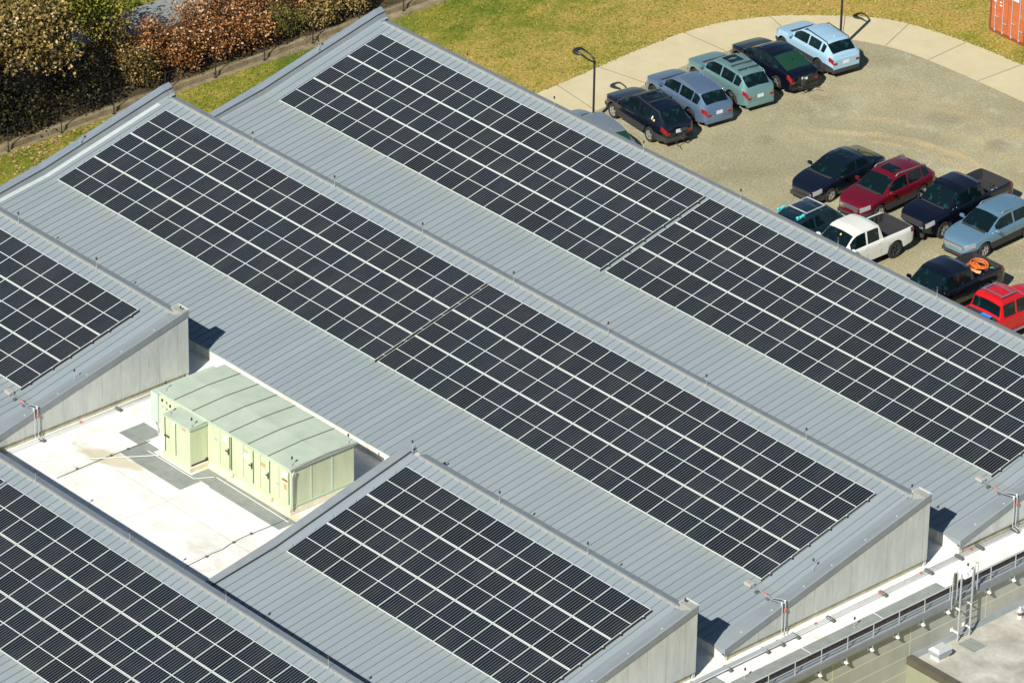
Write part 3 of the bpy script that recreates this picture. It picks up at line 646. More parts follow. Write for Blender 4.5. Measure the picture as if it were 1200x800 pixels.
# ------------------------------------------------------------------ electrical conduits
def conduit_run(name,lab,pts,offs,r=.022,red=()):
    t=empty(name,pts[0]); tag(t,lab,'conduit')
    for o_ in offs:
        b=MB(); b.tube([Vector(p)-Vector(pts[0])+Vector(o_) for p in pts],r,6); b.build('pipe',M['galv'],t,smooth=True)
    for q in red:
        b=MB(); v=Vector(q)-Vector(pts[0]); b.box(v.x-.028,v.x+.028,v.y-.06,v.y+.06,v.z-.028,v.z+.03); b.build('warning_tape',M['red'],t)
    return t
zc=ZD+.12
conduit_run('conduit_run','three parallel silver conduits running along the white deck below the gable walls',[(44.3,-13.5,zc),(44.3,8,zc)],[(-.08,0,0),(0,0,0),(.08,0,0)],.02,[(44.22,-9.6,zc),(44.22,-5.2,zc),(44.22,-1.9,zc),(44.22,.25,zc),(44.22,2.9,zc)])
b=MB(); b.box(44.22,44.38,-13,-6.35,zc-.03,zc+.07); tag(b.build('cable_tray',M['galv']),'wide grey cable tray on the lower half of the conduit run','cable tray')
for k,y in enumerate((-11.3,-9.66,-7.79,-7.04,-6.28,-4.5,-1.8,.6,2.2,3.3,5.2)):
    b=MB(); b.rbox((44.3,y,ZD+.055),(.42,.11,.10),.015); b.box(44.14,44.46,y-.02,y+.02,ZD+.10,ZD+.15)
    tag(b.build('conduit_support',M['rubber']),'dark rubber block under the deck conduits, %s from the bottom of the photo'%ORD[k],'conduit support','rubber blocks carrying the deck conduits')
conduit_run('conduit_run','two silver conduits beside the foot of the left-edge gable wall',[(15.45,-21.5,zc),(15.45,-11.6,zc)],[(-.05,0,0),(.05,0,0)],.02,[(15.4,-16.4,zc),(15.4,-12.6,zc)])
for k,y in enumerate((-20.6,-18.3,-14.6,-12.3)):
    b=MB(); b.rbox((15.45,y,ZD+.055),(.34,.11,.10),.015); tag(b.build('conduit_support',M['rubber']),'dark rubber block under the conduits by the left-edge gable, %s from below'%ORD[k],'conduit support','rubber blocks carrying the left conduits')
def riser(x1,oy,oz,nm,xa):
    # junction box at the array corner, conduit over the gable and down the wall
    g=lambda y:pan(y)+oz
    yb=oy-6.25
    jb=empty('junction_box',(xa-.15,yb,g(-6.25)+.02)); tag(jb,'pale grey junction box with red label at the array corner of the '+nm,'junction box','junction boxes at the array corners')
    b=MB(); b.rbox((0,0,.08),(.34,.24,.12),.02); b.build('enclosure',M['box_grey'],jb)
    b=MB(); b.box(-.05,.08,-.03,.03,.141,.146); b.build('label_plate',M['red'],jb)
    t=empty('roof_conduit',(xa+.02,yb,g(-6.2)+.08)); tag(t,'silver conduits climbing over the gable and down the wall of the '+nm,'conduit','conduits dropping over the gables')
    o_=Vector(t.location)
    for k,dy in enumerate((0,-.16)):
        yy=yb-.25+dy*1.0; zt=par(-6.45+dy)+oz+.16
        pts=[(xa+.03,yb-.04*k,g(-6.25)+.1),(xa+.6,yb-.06,g(-6.3)+.13),(x1-.75,yb-.12+dy*.5,g(-6.35)+.15),(x1-.2,yy,zt-.02),(x1+.02,yy,zt),(x1+.08,yy,zt-.1),(x1+.08,yy,ZD+.28),(x1+.11,yy,ZD+.16),(x1+.35,yy,ZD+.12)]
        b=MB(); b.tube([Vector(p)-o_ for p in pts],.019,6); b.build('pipe',M['galv'],t,smooth=True)
        b=MB(); b.lathe([(.02,0),(.038,.01),(.038,.12),(.02,.15)],8,(x1+.05-o_.x,yy-o_.y,zt-.10-o_.z)); b.build('weather_head',M['alu'],t)
        if k==0:
            b=MB(); b.box(x1+.05-o_.x,x1+.112-o_.x,yy-.04-o_.y,yy+.04-o_.y,zt-.42-o_.z,zt-.3-o_.z); b.build('warning_tape',M['red'],t)
    b=MB(); q=Vector((xa+.75,yb-.08,g(-6.3)+.13))-o_; b.box(q.x-.07,q.x+.07,q.y-.035,q.y+.035,q.z-.035,q.z+.035); b.build('warning_tape',M['red'],t)
    for xx in (xa+.35,xa+.95):
        b=MB(); q=Vector((xx,yb-.08,g(-6.3)+.02))-o_; b.rbox(q,(.12,.2,.12),.02); b.build('pipe_foot',M['rubber'],t)
riser(XE,0,0,'middle roof',41.97); riser(XE+.28,OY3,OZ3,'farthest roof',42.26); riser(15.2,OYD,OZD,'left-edge roof',13.28)

# ------------------------------------------------------------------ guard railing and ladder
XR=46.13; rl=empty('guard_railing',(XR,-4,ZD)); tag(rl,'three-rail galvanised guard railing bolted outside the edge of the white deck','railing')
zo=-ZD
def RP(mb,name,mt): o=mb.build(name,mt,rl,smooth=False); o.location=(-XR,4,-ZD); return o
ys=[-2.85+1.32*k for k in range(-8,3)]+[1.95+1.32*k for k in range(0,5)]
for zz in (-1.97,-2.28,-2.56):
    for (a,c) in ((-14,.02),(.92,8.5)):
        b=MB(); b.tube([(XR,a,zz),(XR,c,zz)],.016,6); RP(b,'rail',M['galv'])
for y in ys:
    b=MB(); b.tube([(XR,y,-3.06),(XR,y,-1.97)],.018,6); RP(b,'post',M['galv'])
    b=MB(); b.box(45.955,XR+.01,y-.05,y+.05,-3.14,-3.05); b.box(XR-.06,XR+.05,y-.06,y+.06,-3.15,-3.13); b.box(45.952,45.965,y-.09,y+.09,-3.2,-3.0); RP(b,'bracket',M['white'])
ld=empty('roof_ladder',(46.28,.5,-4.45)); tag(ld,'galvanised fixed ladder with walk-through hoops rising from the lower roof','ladder')
def LP(mb,name,mt): o=mb.build(name,mt,ld); o.location=(-46.28,-.5,4.45); return o
for y in (.20,.82):
    b=MB(); b.box(46.25,46.31,y-.018,y+.018,-4.44,-1.58); LP(b,'stile',M['galv'])
    for z in (-4.1,-3.1):
        b=MB(); b.box(45.955,46.3,y-.02,y+.02,z-.03,z+.03); b.box(45.952,45.97,y-.07,y+.07,z-.07,z+.07); LP(b,'wall_bracket',M['white'])
for k in range(9):
    z=-4.2+k*.30
    if z>-2.3: break
    b=MB(); b.tube([(46.28,.20,z),(46.28,.82,z)],.015,6); LP(b,'rung',M['galv'])
for (ya,yb) in ((-.20,.05),(.95,1.12)):
    b=MB(); b.tube([(XR+.1,ya,-2.95),(XR+.1,ya,-1.5),(XR+.08,ya+.02,-1.45),(XR+.08,yb-.02,-1.45),(XR+.1,yb,-1.5),(XR+.1,yb,-2.6)],.022,6); LP(b,'hoop',M['galv'])
b=MB(); b.box(45.62,45.75,.50,.56,-2.62,-1.95); b.box(45.62,45.75,.45,.50,-2.62,-2.0); tag(b.build('edge_bollard',M['olive_dark']),'short dark yellowish post standing in the gap at the ladder top','post')

# ------------------------------------------------------------------ lower building
ZL=-4.45
lb=empty('lower_building',(50,2,Z)); tag(lb,'lower flat-roofed wing with worn grey membrane at the bottom right','building')
def BP(mb,name,mt): o=mb.build(name,mt,lb); o.location=(-50,-2,-Z); return o
b=MB(); b.box(45.955,75,-1.88,40,ZL-.2,ZL); BP(b,'roof',M['lowroof'])
b=MB(); b.box(45.957,75,-2.12,39.9,Z-.1,ZL-.2); BP(b,'wall',M['olive'])
b=MB(); b.box(45.96,75,-2.13,-1.9,ZL-.18,ZL+.1); b.box(45.96,75,-2.17,-1.86,ZL+.1,ZL+.135); BP(b,'parapet',[M['olive_dark']])
b=MB(); b.add([(45.955,-1.88,ZL+.14),(45.955,40,ZL+.14),(46.0,40,ZL+.13),(46.0,-1.88,ZL+.13),(46.12,40,ZL+.004),(46.12,-1.88,ZL+.004)],[(0,1,2,3),(3,2,4,5)]); BP(b,'wall_flashing',M['cope'])
b=MB(); b.box(46.42,47.20,.08,.78,ZL,ZL+.012); tag(b.build('walkway_mat',M['mat']),'square grey walkway mat at the foot of the ladder','walkway mat')
uv_=empty('roof_vent_fan',(46.62,-1.08,ZL)); tag(uv_,'square silver exhaust vent hood on a cream curb on the lower roof','roof vent')
b=MB(); b.box(-.21,.21,-.28,.28,0,.16); b.build('curb',M['curb'],uv_)
b=MB()
for k in range(3): b.rbox((0,0,.20+k*.06),(.54-.0*k,.70,.032),.008)
b.build('louvre',M['galv'],uv_)
b=MB(); b.box(-.2,.2,-.27,.27,.16,.36); b.build('core',M['steel_dark'],uv_)
b=MB(); b.add([(-.28,-.36,.36),(.28,-.36,.36),(.28,.36,.36),(-.28,.36,.36),(-.17,-.25,.48),(.17,-.25,.48),(.17,.25,.48),(-.17,.25,.48)],[(0,1,5,4),(1,2,6,5),(2,3,7,6),(3,0,4,7),(4,5,6,7),(0,3,2,1)]); b.build('hood',M['alu'],uv_)
vp=empty('vent_pipe',(46.62,3.15,ZL)); tag(vp,'short rusty vent pipe with conical silver cap at the right edge of the lower roof','vent pipe')
b=MB(); b.lathe([(.10,0),(.10,.1),(.085,.11)],12); b.build('boot',M['curb'],vp)
b=MB(); b.lathe([(.085,.1),(.085,.3)],12); b.build('pipe',mat('rust_pipe',(.22,.08,.03),.7),vp)
b=MB(); b.lathe([(.16,.28),(.17,.31),(.05,.42),(.02,.5)],14); b.build('cap',M['galv'],vp,smooth=True,angle=30)

# ------------------------------------------------------------------ vehicles
def interp(P,x):
    P=sorted(P)
    if x<=P[0][0]: return P[0][1]
    if x>=P[-1][0]: return P[-1][1]
    for (a,u),(c,v) in zip(P,P[1:]):
        if a<=x<=c: return u if c==a else u+(v-u)*((x-a)/(c-a))
def sinterp(P,x):            # smoothed by averaging a small window
    return (interp(P,x-.06)+2*interp(P,x)+interp(P,x+.06))/4
GLASS=mat('tinted_glass',(.004,.014,.017),.05,0,0,.5)
def glassy(m,c0,c1):
    t=NT(m); f=t.noise(2.6,3,.5,stretch=(1,1.4,1)); t.base(t.ramp(f,[(.42,c0),(.58,c0),(.72,c1)])); return m  # teal noise paints glints and a hint of interior into the glass colour
glassy(GLASS,(.003,.010,.012),(.012,.050,.052))
GLASS_G=mat('green_glass',(.012,.05,.03),.06,0,0,.5)
TYRE=mat('tyre_rubber',(.022,.021,.02),.85); RIMS=mat('alloy_rim',(.55,.55,.54),.35,.6); RIMD=mat('dark_rim',(.06,.06,.065),.4,.4)
PLAST=mat('dark_cladding',(.035,.035,.035),.7); CHROME=mat('chrome',(.75,.76,.78),.15,.9); LAMP=mat('clear_lens',(.48,.50,.52),.10,.5,.8); TAIL=mat('red_lens',(.26,.008,.010),.15,0,.6)
AMBER=mat('amber_lens',(.75,.20,.02),.25); PLATE=mat('number_plate',(.65,.68,.72),.5); BEDL=mat('bed_liner',(.03,.031,.033),.75)
def paint(name,c,metal=.25,rough=.35): return mat(name,c,rough,metal,.8)
def wheel(par,x,y,r,rimm,side):
    t=empty('wheel',(x,y,r)); t.parent=par
    b=MB(); w_=.115
    b.lathe([(r*.60,-w_*.8),(r*.64,-w_),(r*.93,-w_),(r,-w_*.7),(r,w_*.7),(r*.93,w_),(r*.66,w_),(r*.62,w_*.8)],24,axis='y',cap=False); b.build('tyre',TYRE,t,smooth=True,angle=40)
    b=MB(); s=side; yo=s*(w_-.02)
    b.lathe([(r*.66,yo-s*.08),(r*.66,yo+s*.005),(r*.60,yo+s*.005),(r*.57,yo-s*.05)],24,axis='y',mi=0,cap=False); b.lathe([(.01,yo-s*.06),(r*.64,yo-s*.06),(r*.64,yo-s*.065),(.01,yo-s*.065)],20,axis='y',mi=1)
    for k in range(5):
        a=2*math.pi*k/5+.3; ca,sa=math.cos(a),math.sin(a)
        for (da) in (-.17,.17):
            c2,s2=math.cos(a+da),math.sin(a+da)
            p0=Vector((ca*.05,yo+s*.006,sa*.05)); p1=Vector((c2*r*.62,yo+s*.006,s2*r*.62)); q=(p1-p0).normalized().cross(Vector((0,1,0)))*.024
            b.add([p0-q,p1-q,p1+q,p0+q,p0-q-Vector((0,s*.03,0)),p1-q-Vector((0,s*.03,0)),p1+q-Vector((0,s*.03,0)),p0+q-Vector((0,s*.03,0))],[(0,1,2,3),(0,1,5,4),(2,3,7,6),(1,2,6,5)],0)
    b.lathe([(.055,yo-s*.03),(.05,yo+s*.014)],10,axis='y',mi=0)
    b.build('rim',[rimm,PLAST],t)
    return t
def vehicle(name,label,cat,x,y,rot,sp,group='vehicles parked on the gravel lot'):
    if not sp.get('bed'): sp['r']=[(q,1+(v_-1)*.88 if v_>1 else v_) for q,v_ in sp['r']]
    root=empty(name,(x,y,Z+.006),rot); root.scale=(1.05,1.05,1.05); tag(root,label,cat,group)
    wb=sp['wb']/2; wr=sp.get('wr',.335); xr,xf=sp['rear'],sp['front']; gc=sp.get('gc',.24)
    xsn=set([xr,xf]); n=64
    for i in range(n+1): xsn.add(xr+(xf-xr)*i/n)
    for p in sp['r']: xsn.add(p[0])
    for p in sp['win']: xsn.update(p)
    for p in ('ws','rg'):
        if sp.get(p): xsn.update(sp[p])
    bed=sp.get('bed')
    if bed: xsn.update([bed[0],bed[0]+.001,bed[1],bed[1]-.001])
    xs=sorted(xsn); xs=[q for i,q in enumerate(xs) if i==0 or q-xs[i-1]>.0008]
    rings=[]
    for q in xs:
        h=sinterp(sp['h'],q); r=interp(sp['r'],q) if sp['r'][0][0]<=q<=sp['r'][-1][0] else 0; w=sinterp(sp['w'],q); lo=gc+.02+max(0,abs(q)-wb-.55)*.18
        for wx in (wb,-wb):
            dd=abs(q-wx); R_=wr+.075
            if dd<R_: lo=max(lo, wr+math.sqrt(max(0,R_*R_-dd*dd))*.98)
        lo=min(lo,h-.12); t=max(0,min(1,(r-h)/.5)); mid=max(lo+.02,min(h*.62,h-.25)); crown=.035*min(1,w/.8)
        inbed=bed and bed[0]<q<bed[1]
        if inbed: r=0;t=0
        rr=max(r,h) 
        hh=rr-h
        pts=[(w-.14,lo),(w*.985,lo+.015),(w,mid),(w*.999,max(mid+.005,h-.19)),(w*.985,max(mid+.01,h-.06)),(w*.945,h)]
        if inbed:
            zf=sp.get('bedz',.62); iw=w*.945-.07
            pts+= [(iw,h),(iw-.01,h-.02),(iw-.02,zf+.01),(iw*.5,zf),(0,zf)]
        elif r>h+.005:
            tw=sp.get('tw',.73)
            gf=1-.11*(max(0,-(q+.6))/1.3)**2-.03*max(0,q); y5=w*.915; y6=w*(.88-(.88-tw)*t*.92); y7=w*(.83-(.83-tw*.94)*t)
            pts+= [(y5,h+.012+min(hh,.03)*.3),(y6*gf,h+hh*.84),(y7*gf,h+hh*.965),(w*.42*gf,h+hh+.018),(0,h+hh+.034)]
        else:
            pts+= [(w*.91,h+.012),(w*.80,h+.02),(w*.66,h+.026),(w*.36,h+crown*.95),(0,h+crown)]
        rings.append(pts)
    groups={'headlight':MB(),'headlight2':MB(),'tail_light':MB(),'tail_light2':MB(),'body':MB(),'windscreen':MB(),'rear_window':MB(),'side_window':MB(),'side_window2':MB(),'cladding':MB(),'bed_liner':MB()}
    clad=sp.get('clad',0)
    def put(key,quad): groups[key].add(quad,[tuple(range(len(quad)))])
    def inr(q,rg): return rg and rg[0]-1e-4<=q<=rg[1]+1e-4
    for i in range(len(xs)-1):
        xm=(xs[i]+xs[i+1])/2
        for j in range(10):
            for s in (1,-1):
                a,c=rings[i],rings[i+1]
                quad=[(xs[i],s*a[j][0],a[j][1]),(xs[i+1],s*c[j][0],c[j][1]),(xs[i+1],s*c[j+1][0],c[j+1][1]),(xs[i],s*a[j+1][0],a[j+1][1])]
                key='body'
                if j==6 and any(inr(xm,wv) for wv in sp['win']): key='side_window' if s>0 else 'side_window2'
                elif j>=8 and inr(xm,sp.get('ws')): key='windscreen'
                elif j>=8 and inr(xm,sp.get('rg')): key='rear_window'
                elif bed and bed[0]<xm<bed[1] and j>=6: key='bed_liner'
                elif j in (3,4) and xf-sp.get('hl',.46)<xm<xf-.10: key='headlight' if s>0 else 'headlight2'
                elif j in (3,4) and xm<xr+sp.get('tlx',.24): key='tail_light' if s>0 else 'tail_light2'
                elif j==0: key='cladding'
                elif j==1 and clad: key='cladding'
                put(key,quad)
    for i in (0,len(xs)-1):      # end caps
        a=rings[i]; ring=[(xs[i],q[0],q[1]) for q in a]+[(xs[i],-q[0],q[1]) for q in a[::-1]]
        groups['cladding' if sp.get('darkbump') else 'body'].add(ring,[tuple(range(len(ring)))])
    for i in range(len(xs)-1):   # floor
        a,c=rings[i],rings[i+1]
        groups['cladding'].add([(xs[i],a[0][0],a[0][1]),(xs[i+1],c[0][0],c[0][1]),(xs[i+1],-c[0][0],c[0][1]),(xs[i],-a[0][0],a[0][1])],[(0,1,2,3)])
    pm=sp['paint']; mats={'headlight':LAMP,'headlight2':LAMP,'tail_light':TAIL,'tail_light2':TAIL,'body':pm,'windscreen':sp.get('gl',GLASS),'rear_window':sp.get('rgl',GLASS),'side_window':GLASS,'side_window2':GLASS,'cladding':PLAST,'bed_liner':BEDL}
    for k,mb in groups.items():
        if not mb.v: continue
        bm=bmesh.new(); vv=[bm.verts.new(p) for p in mb.v]
        for f in mb.f:
            try: bm.faces.new([vv[q] for q in f])
            except ValueError: pass
        bmesh.ops.remove_doubles(bm,verts=bm.verts,dist=.0006); bmesh.ops.recalc_face_normals(bm,faces=bm.faces)
        me=bpy.data.meshes.new(k.rstrip('2')); bm.to_mesh(me); bm.free(); me.materials.append(mats[k])
        me.polygons.foreach_set('use_smooth',[True]*len(me.polygons)); me.set_sharp_from_angle(angle=R(38 if k=='body' else 50))
        o=bpy.data.objects.new(k.rstrip('2'),me); COL.objects.link(o); o.parent=root
    def ring_at(q): 
        k=min(range(len(xs)),key=lambda i:abs(xs[i]-q)); return rings[k]
    for sx in (1,-1):
        for sy in (1,-1):
            wheel(root,sx*wb,sy*(max(q[0] for q in ring_at(sx*wb*.8))-.125),wr,sp.get('rim',RIMS),sy)
    wm=interp(sp['w'],0)
    def add(nm,mb,mt,**k): return mb.build(nm,mt,root,**k)
    hf=interp(sp['h'],xf-.25)
    for s in (1,-1):
        y0=interp(sp['w'],xf-.20)*.99; b=MB()
        b=MB(); zz=hf-.13; b.rbox((xf-.30,s*(y0+.005),zz),(.09,.03,.07),.01); add('indicator',b,AMBER)
        yr=interp(sp['w'],xr+.01); zr2=interp(sp['h'],xr)
        b=MB(); b.rbox((xr-.004,s*(yr-.10),zr2-.12),(.03,.20,.10),.01); add('tail_light',b,TAIL)
        hw_=interp(sp['w'],xf-.02); b=MB(); b.rbox((xf-.005,s*(hw_-.08),interp(sp['h'],xf)-.04),(.03,.20,.09),.01); add('fog_light',b,LAMP)
        # mirror
        xm=(sp['ws'][1]-.35) if sp.get('ws') else .6; zb=interp(sp['h'],xm); b=MB(); b.rbox((xm,s*(wm+.09),zb+.10),(.13,.20,.14),.04); b.box(xm-.03,xm+.03,min(s*wm*.9,s*(wm+.05)),max(s*wm*.9,s*(wm+.05)),zb+.03,zb+.08); add('mirror',b,sp.get('mir',pm),smooth=True,angle=40)
        # door seams and handles
        b=MB()
        for q in sp['seams']:
            rg=ring_at(q); yy=s*(rg[2][0]+.002); zb2=rg[1][1]+.06; z2=rg[4][1]
            b.add([(q-.008,s*(rg[1][0]+.002),zb2),(q+.008,s*(rg[1][0]+.002),zb2),(q+.008,yy,rg[2][1]),(q-.008,yy,rg[2][1])],[(0,1,2,3)])
            b.add([(q-.008,yy,rg[2][1]),(q+.008,yy,rg[2][1]),(q+.008,s*(rg[4][0]+.003),z2),(q-.008,s*(rg[4][0]+.003),z2)],[(0,1,2,3)])
        add('door_seam',b,PLAST)
        for q in sp['seams'][1:]:
            rg=ring_at(q+.16); b=MB(); b.rbox((q+.16,s*(rg[4][0]+.012),rg[4][1]-.05),(.17,.03,.03),.01); add('door_handle',b,sp.get('hnd',pm))
    # pillars trim between side windows is paint; grille, plate, lower bumper
    b=MB(); gz=sp.get('grz',.55); gw=sp.get('grw',.5); gh=sp.get('grh',.14); b.rbox((xf-.03,0,gz),(.09,gw*2,gh),.02); g_=add('grille',b,sp.get('grm',PLAST))
    if sp.get('grchrome'):
        b=MB(); b.box(xf+.0,xf+.03,-gw*.98,gw*.98,gz+gh*.35,gz+gh*.48); b.build('grille_bar',CHROME,g_)
    b=MB(); b.rbox((xf-.06,0,.30),(.14,1.25,.16),.03); add('bumper_intake',b,PLAST)
    zr=interp(sp['h'],xr+.05); b=MB(); b.rbox((xr-.006,0,sp.get('plz',.72)),(.02,.32,.16),.004); add('number_plate',b,PLATE)
    b=MB(); b.rbox((xr+.05,0,.36),(.16,1.45,.20),.04); add('rear_bumper',b,PLAST if sp.get('darkbump') else (PLAST if clad else pm),smooth=True,angle=40)
    # wipers cowl
    if sp.get('ws'):
        q=sp['ws'][1]; b=MB(); zc=interp(sp['h'],q)+.045; b.rbox((q+.05,0,zc),(.16,1.25,.02),.006); add('cowl_panel',b,PLAST)
    zr_=lambda q: interp(sp['r'],q)
    if sp.get('rails'):
        rm=sp['rails']; a,c=sp['railx']
        for s in (1,-1):
            b=MB(); yy=s*wm*.66; b.tube([(a,yy,zr_(a)+.0),(a+.12,yy,zr_(a+.12)+.06),(0,yy,zr_(0)+.07),(c-.15,yy,zr_(c-.15)+.06),(c,yy,zr_(c)+.0)],.022,6); add('roof_rail',b,rm,smooth=True)
    if sp.get('bars'):
        for q in sp['bars']:
            b=MB(); b.rbox((q,0,zr_(q)+.10),(.07,1.22,.035),.012); add('roof_crossbar',b,sp.get('barm',PLAST))
    if sp.get('sunroof'):
        a,c=sp['sunroof']; b=MB(); wv=.36; zz=max(zr_(a),zr_(c))
        b.add([(a,-wv,zr_(a)+.038),(c,-wv,zr_(c)+.038),(c,wv,zr_(c)+.038),(a,wv,zr_(a)+.038),(a,0,zr_(a)+.047),(c,0,zr_(c)+.047)],[(0,1,5,4),(4,5,2,3)]); add('sunroof',b,GLASS)
    b=MB(); b.add([(xr+.9,.0,zr_(xr+.9)+.03),(xr+1.05,.018,zr_(xr+1.0)+.035),(xr+1.05,-.018,zr_(xr+1.0)+.035),(xr+.92,0,zr_(xr+.92)+.10)],[(0,1,2),(0,1,3),(1,2,3),(2,0,3)]) if not bed else b.box(.2,.22,0,.02,zr_(.2),zr_(.2)+.08)
    add('antenna_fin',b,pm)
    return root
def wagon(pm,**k):
    d=dict(wb=2.74,rear=-2.36,front=2.36,paint=pm,wr=.34,gc=.25,
      h=[(-2.36,.78),(-2.28,.95),(-2.0,1.02),(-1.0,1.01),(0,.985),(.9,.965),(1.2,.96),(1.6,.91),(2.05,.82),(2.25,.74),(2.36,.60)],
      r=[(-2.28,.97),(-2.18,1.08),(-1.74,1.44),(-1.56,1.54),(-1.2,1.60),(-.3,1.62),(.10,1.58),(.32,1.52),(1.12,.97)],
      w=[(-2.36,.62),(-2.32,.74),(-2.22,.82),(-2.0,.885),(-1.4,.91),(1.3,.91),(1.8,.875),(2.05,.80),(2.22,.68),(2.32,.52),(2.36,.38)],
      ws=(.34,1.08),rg=(-2.16,-1.70),win=[(-1.80,-1.40),(-1.34,-.50),(-.40,.66)],seams=(.92,-.45,-1.45),rails=PLAST,railx=(-1.8,.15))
    d.update(k); return d
def suv(pm,**k):
    d=wagon(pm,h=[(-2.34,.80),(-2.26,1.0),(-2.0,1.10),(-1.0,1.09),(0,1.06),(.9,1.03),(1.2,1.03),(1.6,.98),(2.05,.90),(2.22,.82),(2.32,.66)],rear=-2.34,front=2.32,
      r=[(-2.26,1.03),(-2.14,1.17),(-1.70,1.56),(-1.50,1.66),(-1.0,1.70),(-.2,1.70),(.15,1.66),(.36,1.59),(1.10,1.04)],wr=.36,gc=.28)
    d.update(k); return d
def hatch(pm,**k):   # compact crossover
    d=wagon(pm,wb=2.66,rear=-2.20,front=2.24,wr=.345,gc=.28,h=[(-2.20,.85),(-2.12,1.0),(-1.9,1.09),(-1.0,1.06),(0,1.02),(.9,1.0),(1.15,1.0),(1.5,.96),(1.95,.88),(2.14,.80),(2.24,.64)],
      r=[(-2.12,1.05),(-2.02,1.14),(-1.60,1.48),(-1.42,1.57),(-1.0,1.62),(-.3,1.63),(.08,1.60),(.30,1.54),(1.08,1.0)],
      w=[(-2.20,.70),(-2.12,.82),(-1.9,.89),(-1.3,.91),(1.3,.90),(1.8,.86),(2.02,.78),(2.17,.62),(2.24,.46)],ws=(.32,1.04),rg=(-2.00,-1.55),win=[(-1.60,-1.36),(-1.25,-.46),(-.38,.62)],seams=(.88,-.42,-1.35),railx=(-1.6,.1))
    d.update(k); return d
def sedan(pm,**k):
    d=wagon(pm,wb=2.74,rear=-2.36,front=2.34,wr=.325,gc=.20,h=[(-2.36,.74),(-2.28,.95),(-2.0,1.01),(-1.5,1.01),(-1.0,.98),(0,.945),(.9,.93),(1.2,.92),(1.6,.87),(2.05,.77),(2.24,.68),(2.34,.56)],
      r=[(-1.86,1.01),(-1.5,1.16),(-1.0,1.36),(-.7,1.42),(-.2,1.45),(.1,1.43),(.34,1.37),(1.18,.93)],
      w=[(-2.36,.70),(-2.28,.80),(-2.0,.87),(-1.4,.90),(1.3,.90),(1.9,.85),(2.12,.77),(2.27,.62),(2.34,.46)],ws=(.34,1.12),rg=(-1.80,-.86),win=[(-1.42,-1.02),(-.95,-.30),(-.22,.70)],seams=(.95,-.26,-1.15),rails=None)
    d.update(k); return d
def truck(pm,**k):
    d=dict(wb=3.25,rear=-2.72,front=2.68,paint=pm,wr=.38,gc=.36,bed=(-2.62,-.92),bedz=.72,
      h=[(-2.72,1.08),(-2.60,1.18),(-1.0,1.18),(-.9,1.16),(0,1.13),(1.1,1.12),(1.35,1.12),(1.9,1.08),(2.35,1.0),(2.56,.90),(2.68,.72)],
      r=[(-.90,1.19),(-.82,1.55),(-.74,1.74),(-.5,1.80),(.3,1.81),(.58,1.77),(.72,1.70),(1.38,1.14)],
      w=[(-2.72,.84),(-2.62,.92),(-2.2,.95),(1.8,.95),(2.2,.92),(2.45,.84),(2.60,.70),(2.68,.55)],
      ws=(.72,1.33),rg=(-.86,-.76),win=[(-.66,.0),(.10,.98)],seams=(1.22,.05,-.72),rails=None,grz=.80,grh=.26,grw=.55,lh=.2,tl=(.16,.34),plz=.6,tw=.78)
    d.update(k); return d
A172=R(172); AM=R(-88)
def top(rwx,rwy,wb=2.74,hw=.92):      # from the near rear wheel to the middle of the wheelbase
    f=Vector((math.cos(A172),math.sin(A172))); l=Vector((-math.sin(A172),math.cos(A172)))
    c=Vector((rwx,rwy))+f*(wb/2*1.05)-l*hw; return c.x,c.y
silver_blue=paint('slate_blue_paint',(.13,.20,.31),.4,.3); navy=paint('navy_paint',(.004,.008,.018),.1,.25); teal=paint('teal_silver_paint',(.17,.31,.31),.4,.32)
black=paint('black_blue_paint',(.003,.005,.012),.1,.22); sky_b=paint('pale_blue_paint',(.33,.52,.66),.1,.35); maroon=paint('maroon_paint',(.14,.004,.014),.2,.3); ice=paint('steel_blue_paint',(.15,.29,.40),.4,.32)
whitep=paint('white_paint',(.72,.73,.66),0,.4); redp=paint('red_paint',(.55,.006,.010),.05,.3); greyb=paint('grey_blue_paint',(.24,.30,.33),.4,.35); green_d=paint('dark_teal_paint',(.006,.022,.032),.1,.25)
RAILG=mat('grey_rail',(.22,.22,.22),.4,.4)
v=vehicle('station_wagon','grey-blue car half hidden behind the roof ridge by the lamp post','car',*top(3.75,21.25),A172,wagon(greyb,rgl=GLASS_G,rails=None))
v=vehicle('station_wagon','dark navy wagon with black roof crossbars and window stickers nearest the roof','car',*top(3.66,24.80),A172,wagon(navy,clad=1,bars=(-.95,-.1),sunroof=(-.8,.0),rails=PLAST))
for (q,z_,c_) in ((-1.52,1.17,(.75,.68,.6)),(-1.62,1.14,(.7,.25,.05)),(-1.70,1.15,(.75,.7,.25)),(-1.58,1.27,(.8,.78,.75))):
    b=MB(); b.rbox((q,.865,z_),(.07,.012,.09),.003,M=Matrix.Rotation(R(14),3,'X')); b.build('window_sticker',mat('sticker',c_,.6),v)
b=MB(); b.tube([(-2.36,-.05,.40),(-2.62,-.05,.40),(-2.66,-.05,.85)],.035,6); b.tube([(-2.5,.0,.42),(-2.62,.35,.36),(-2.95,.42,.30)],.02,5); b.rbox((-2.66,-.05,.9),(.14,.34,.12),.03); b.build('hitch_rack',PLAST,v)
v=vehicle('station_wagon','slate blue wagon with silver roof rails between the navy and the teal car','car',*top(3.45,27.55),A172,wagon(silver_blue,rails=CHROME,rim=RIMD))
v=vehicle('suv','teal-silver SUV with dark sunroof and two black roof strips','SUV',*top(3.43,30.2),A172,suv(teal,sunroof=(-.55,.15),rails=teal))
for q in (-.85,-1.35):
    b=MB(); b.rbox((q,0,1.665),(.07,1.10,.03),.01); b.build('roof_strip',PLAST,v)
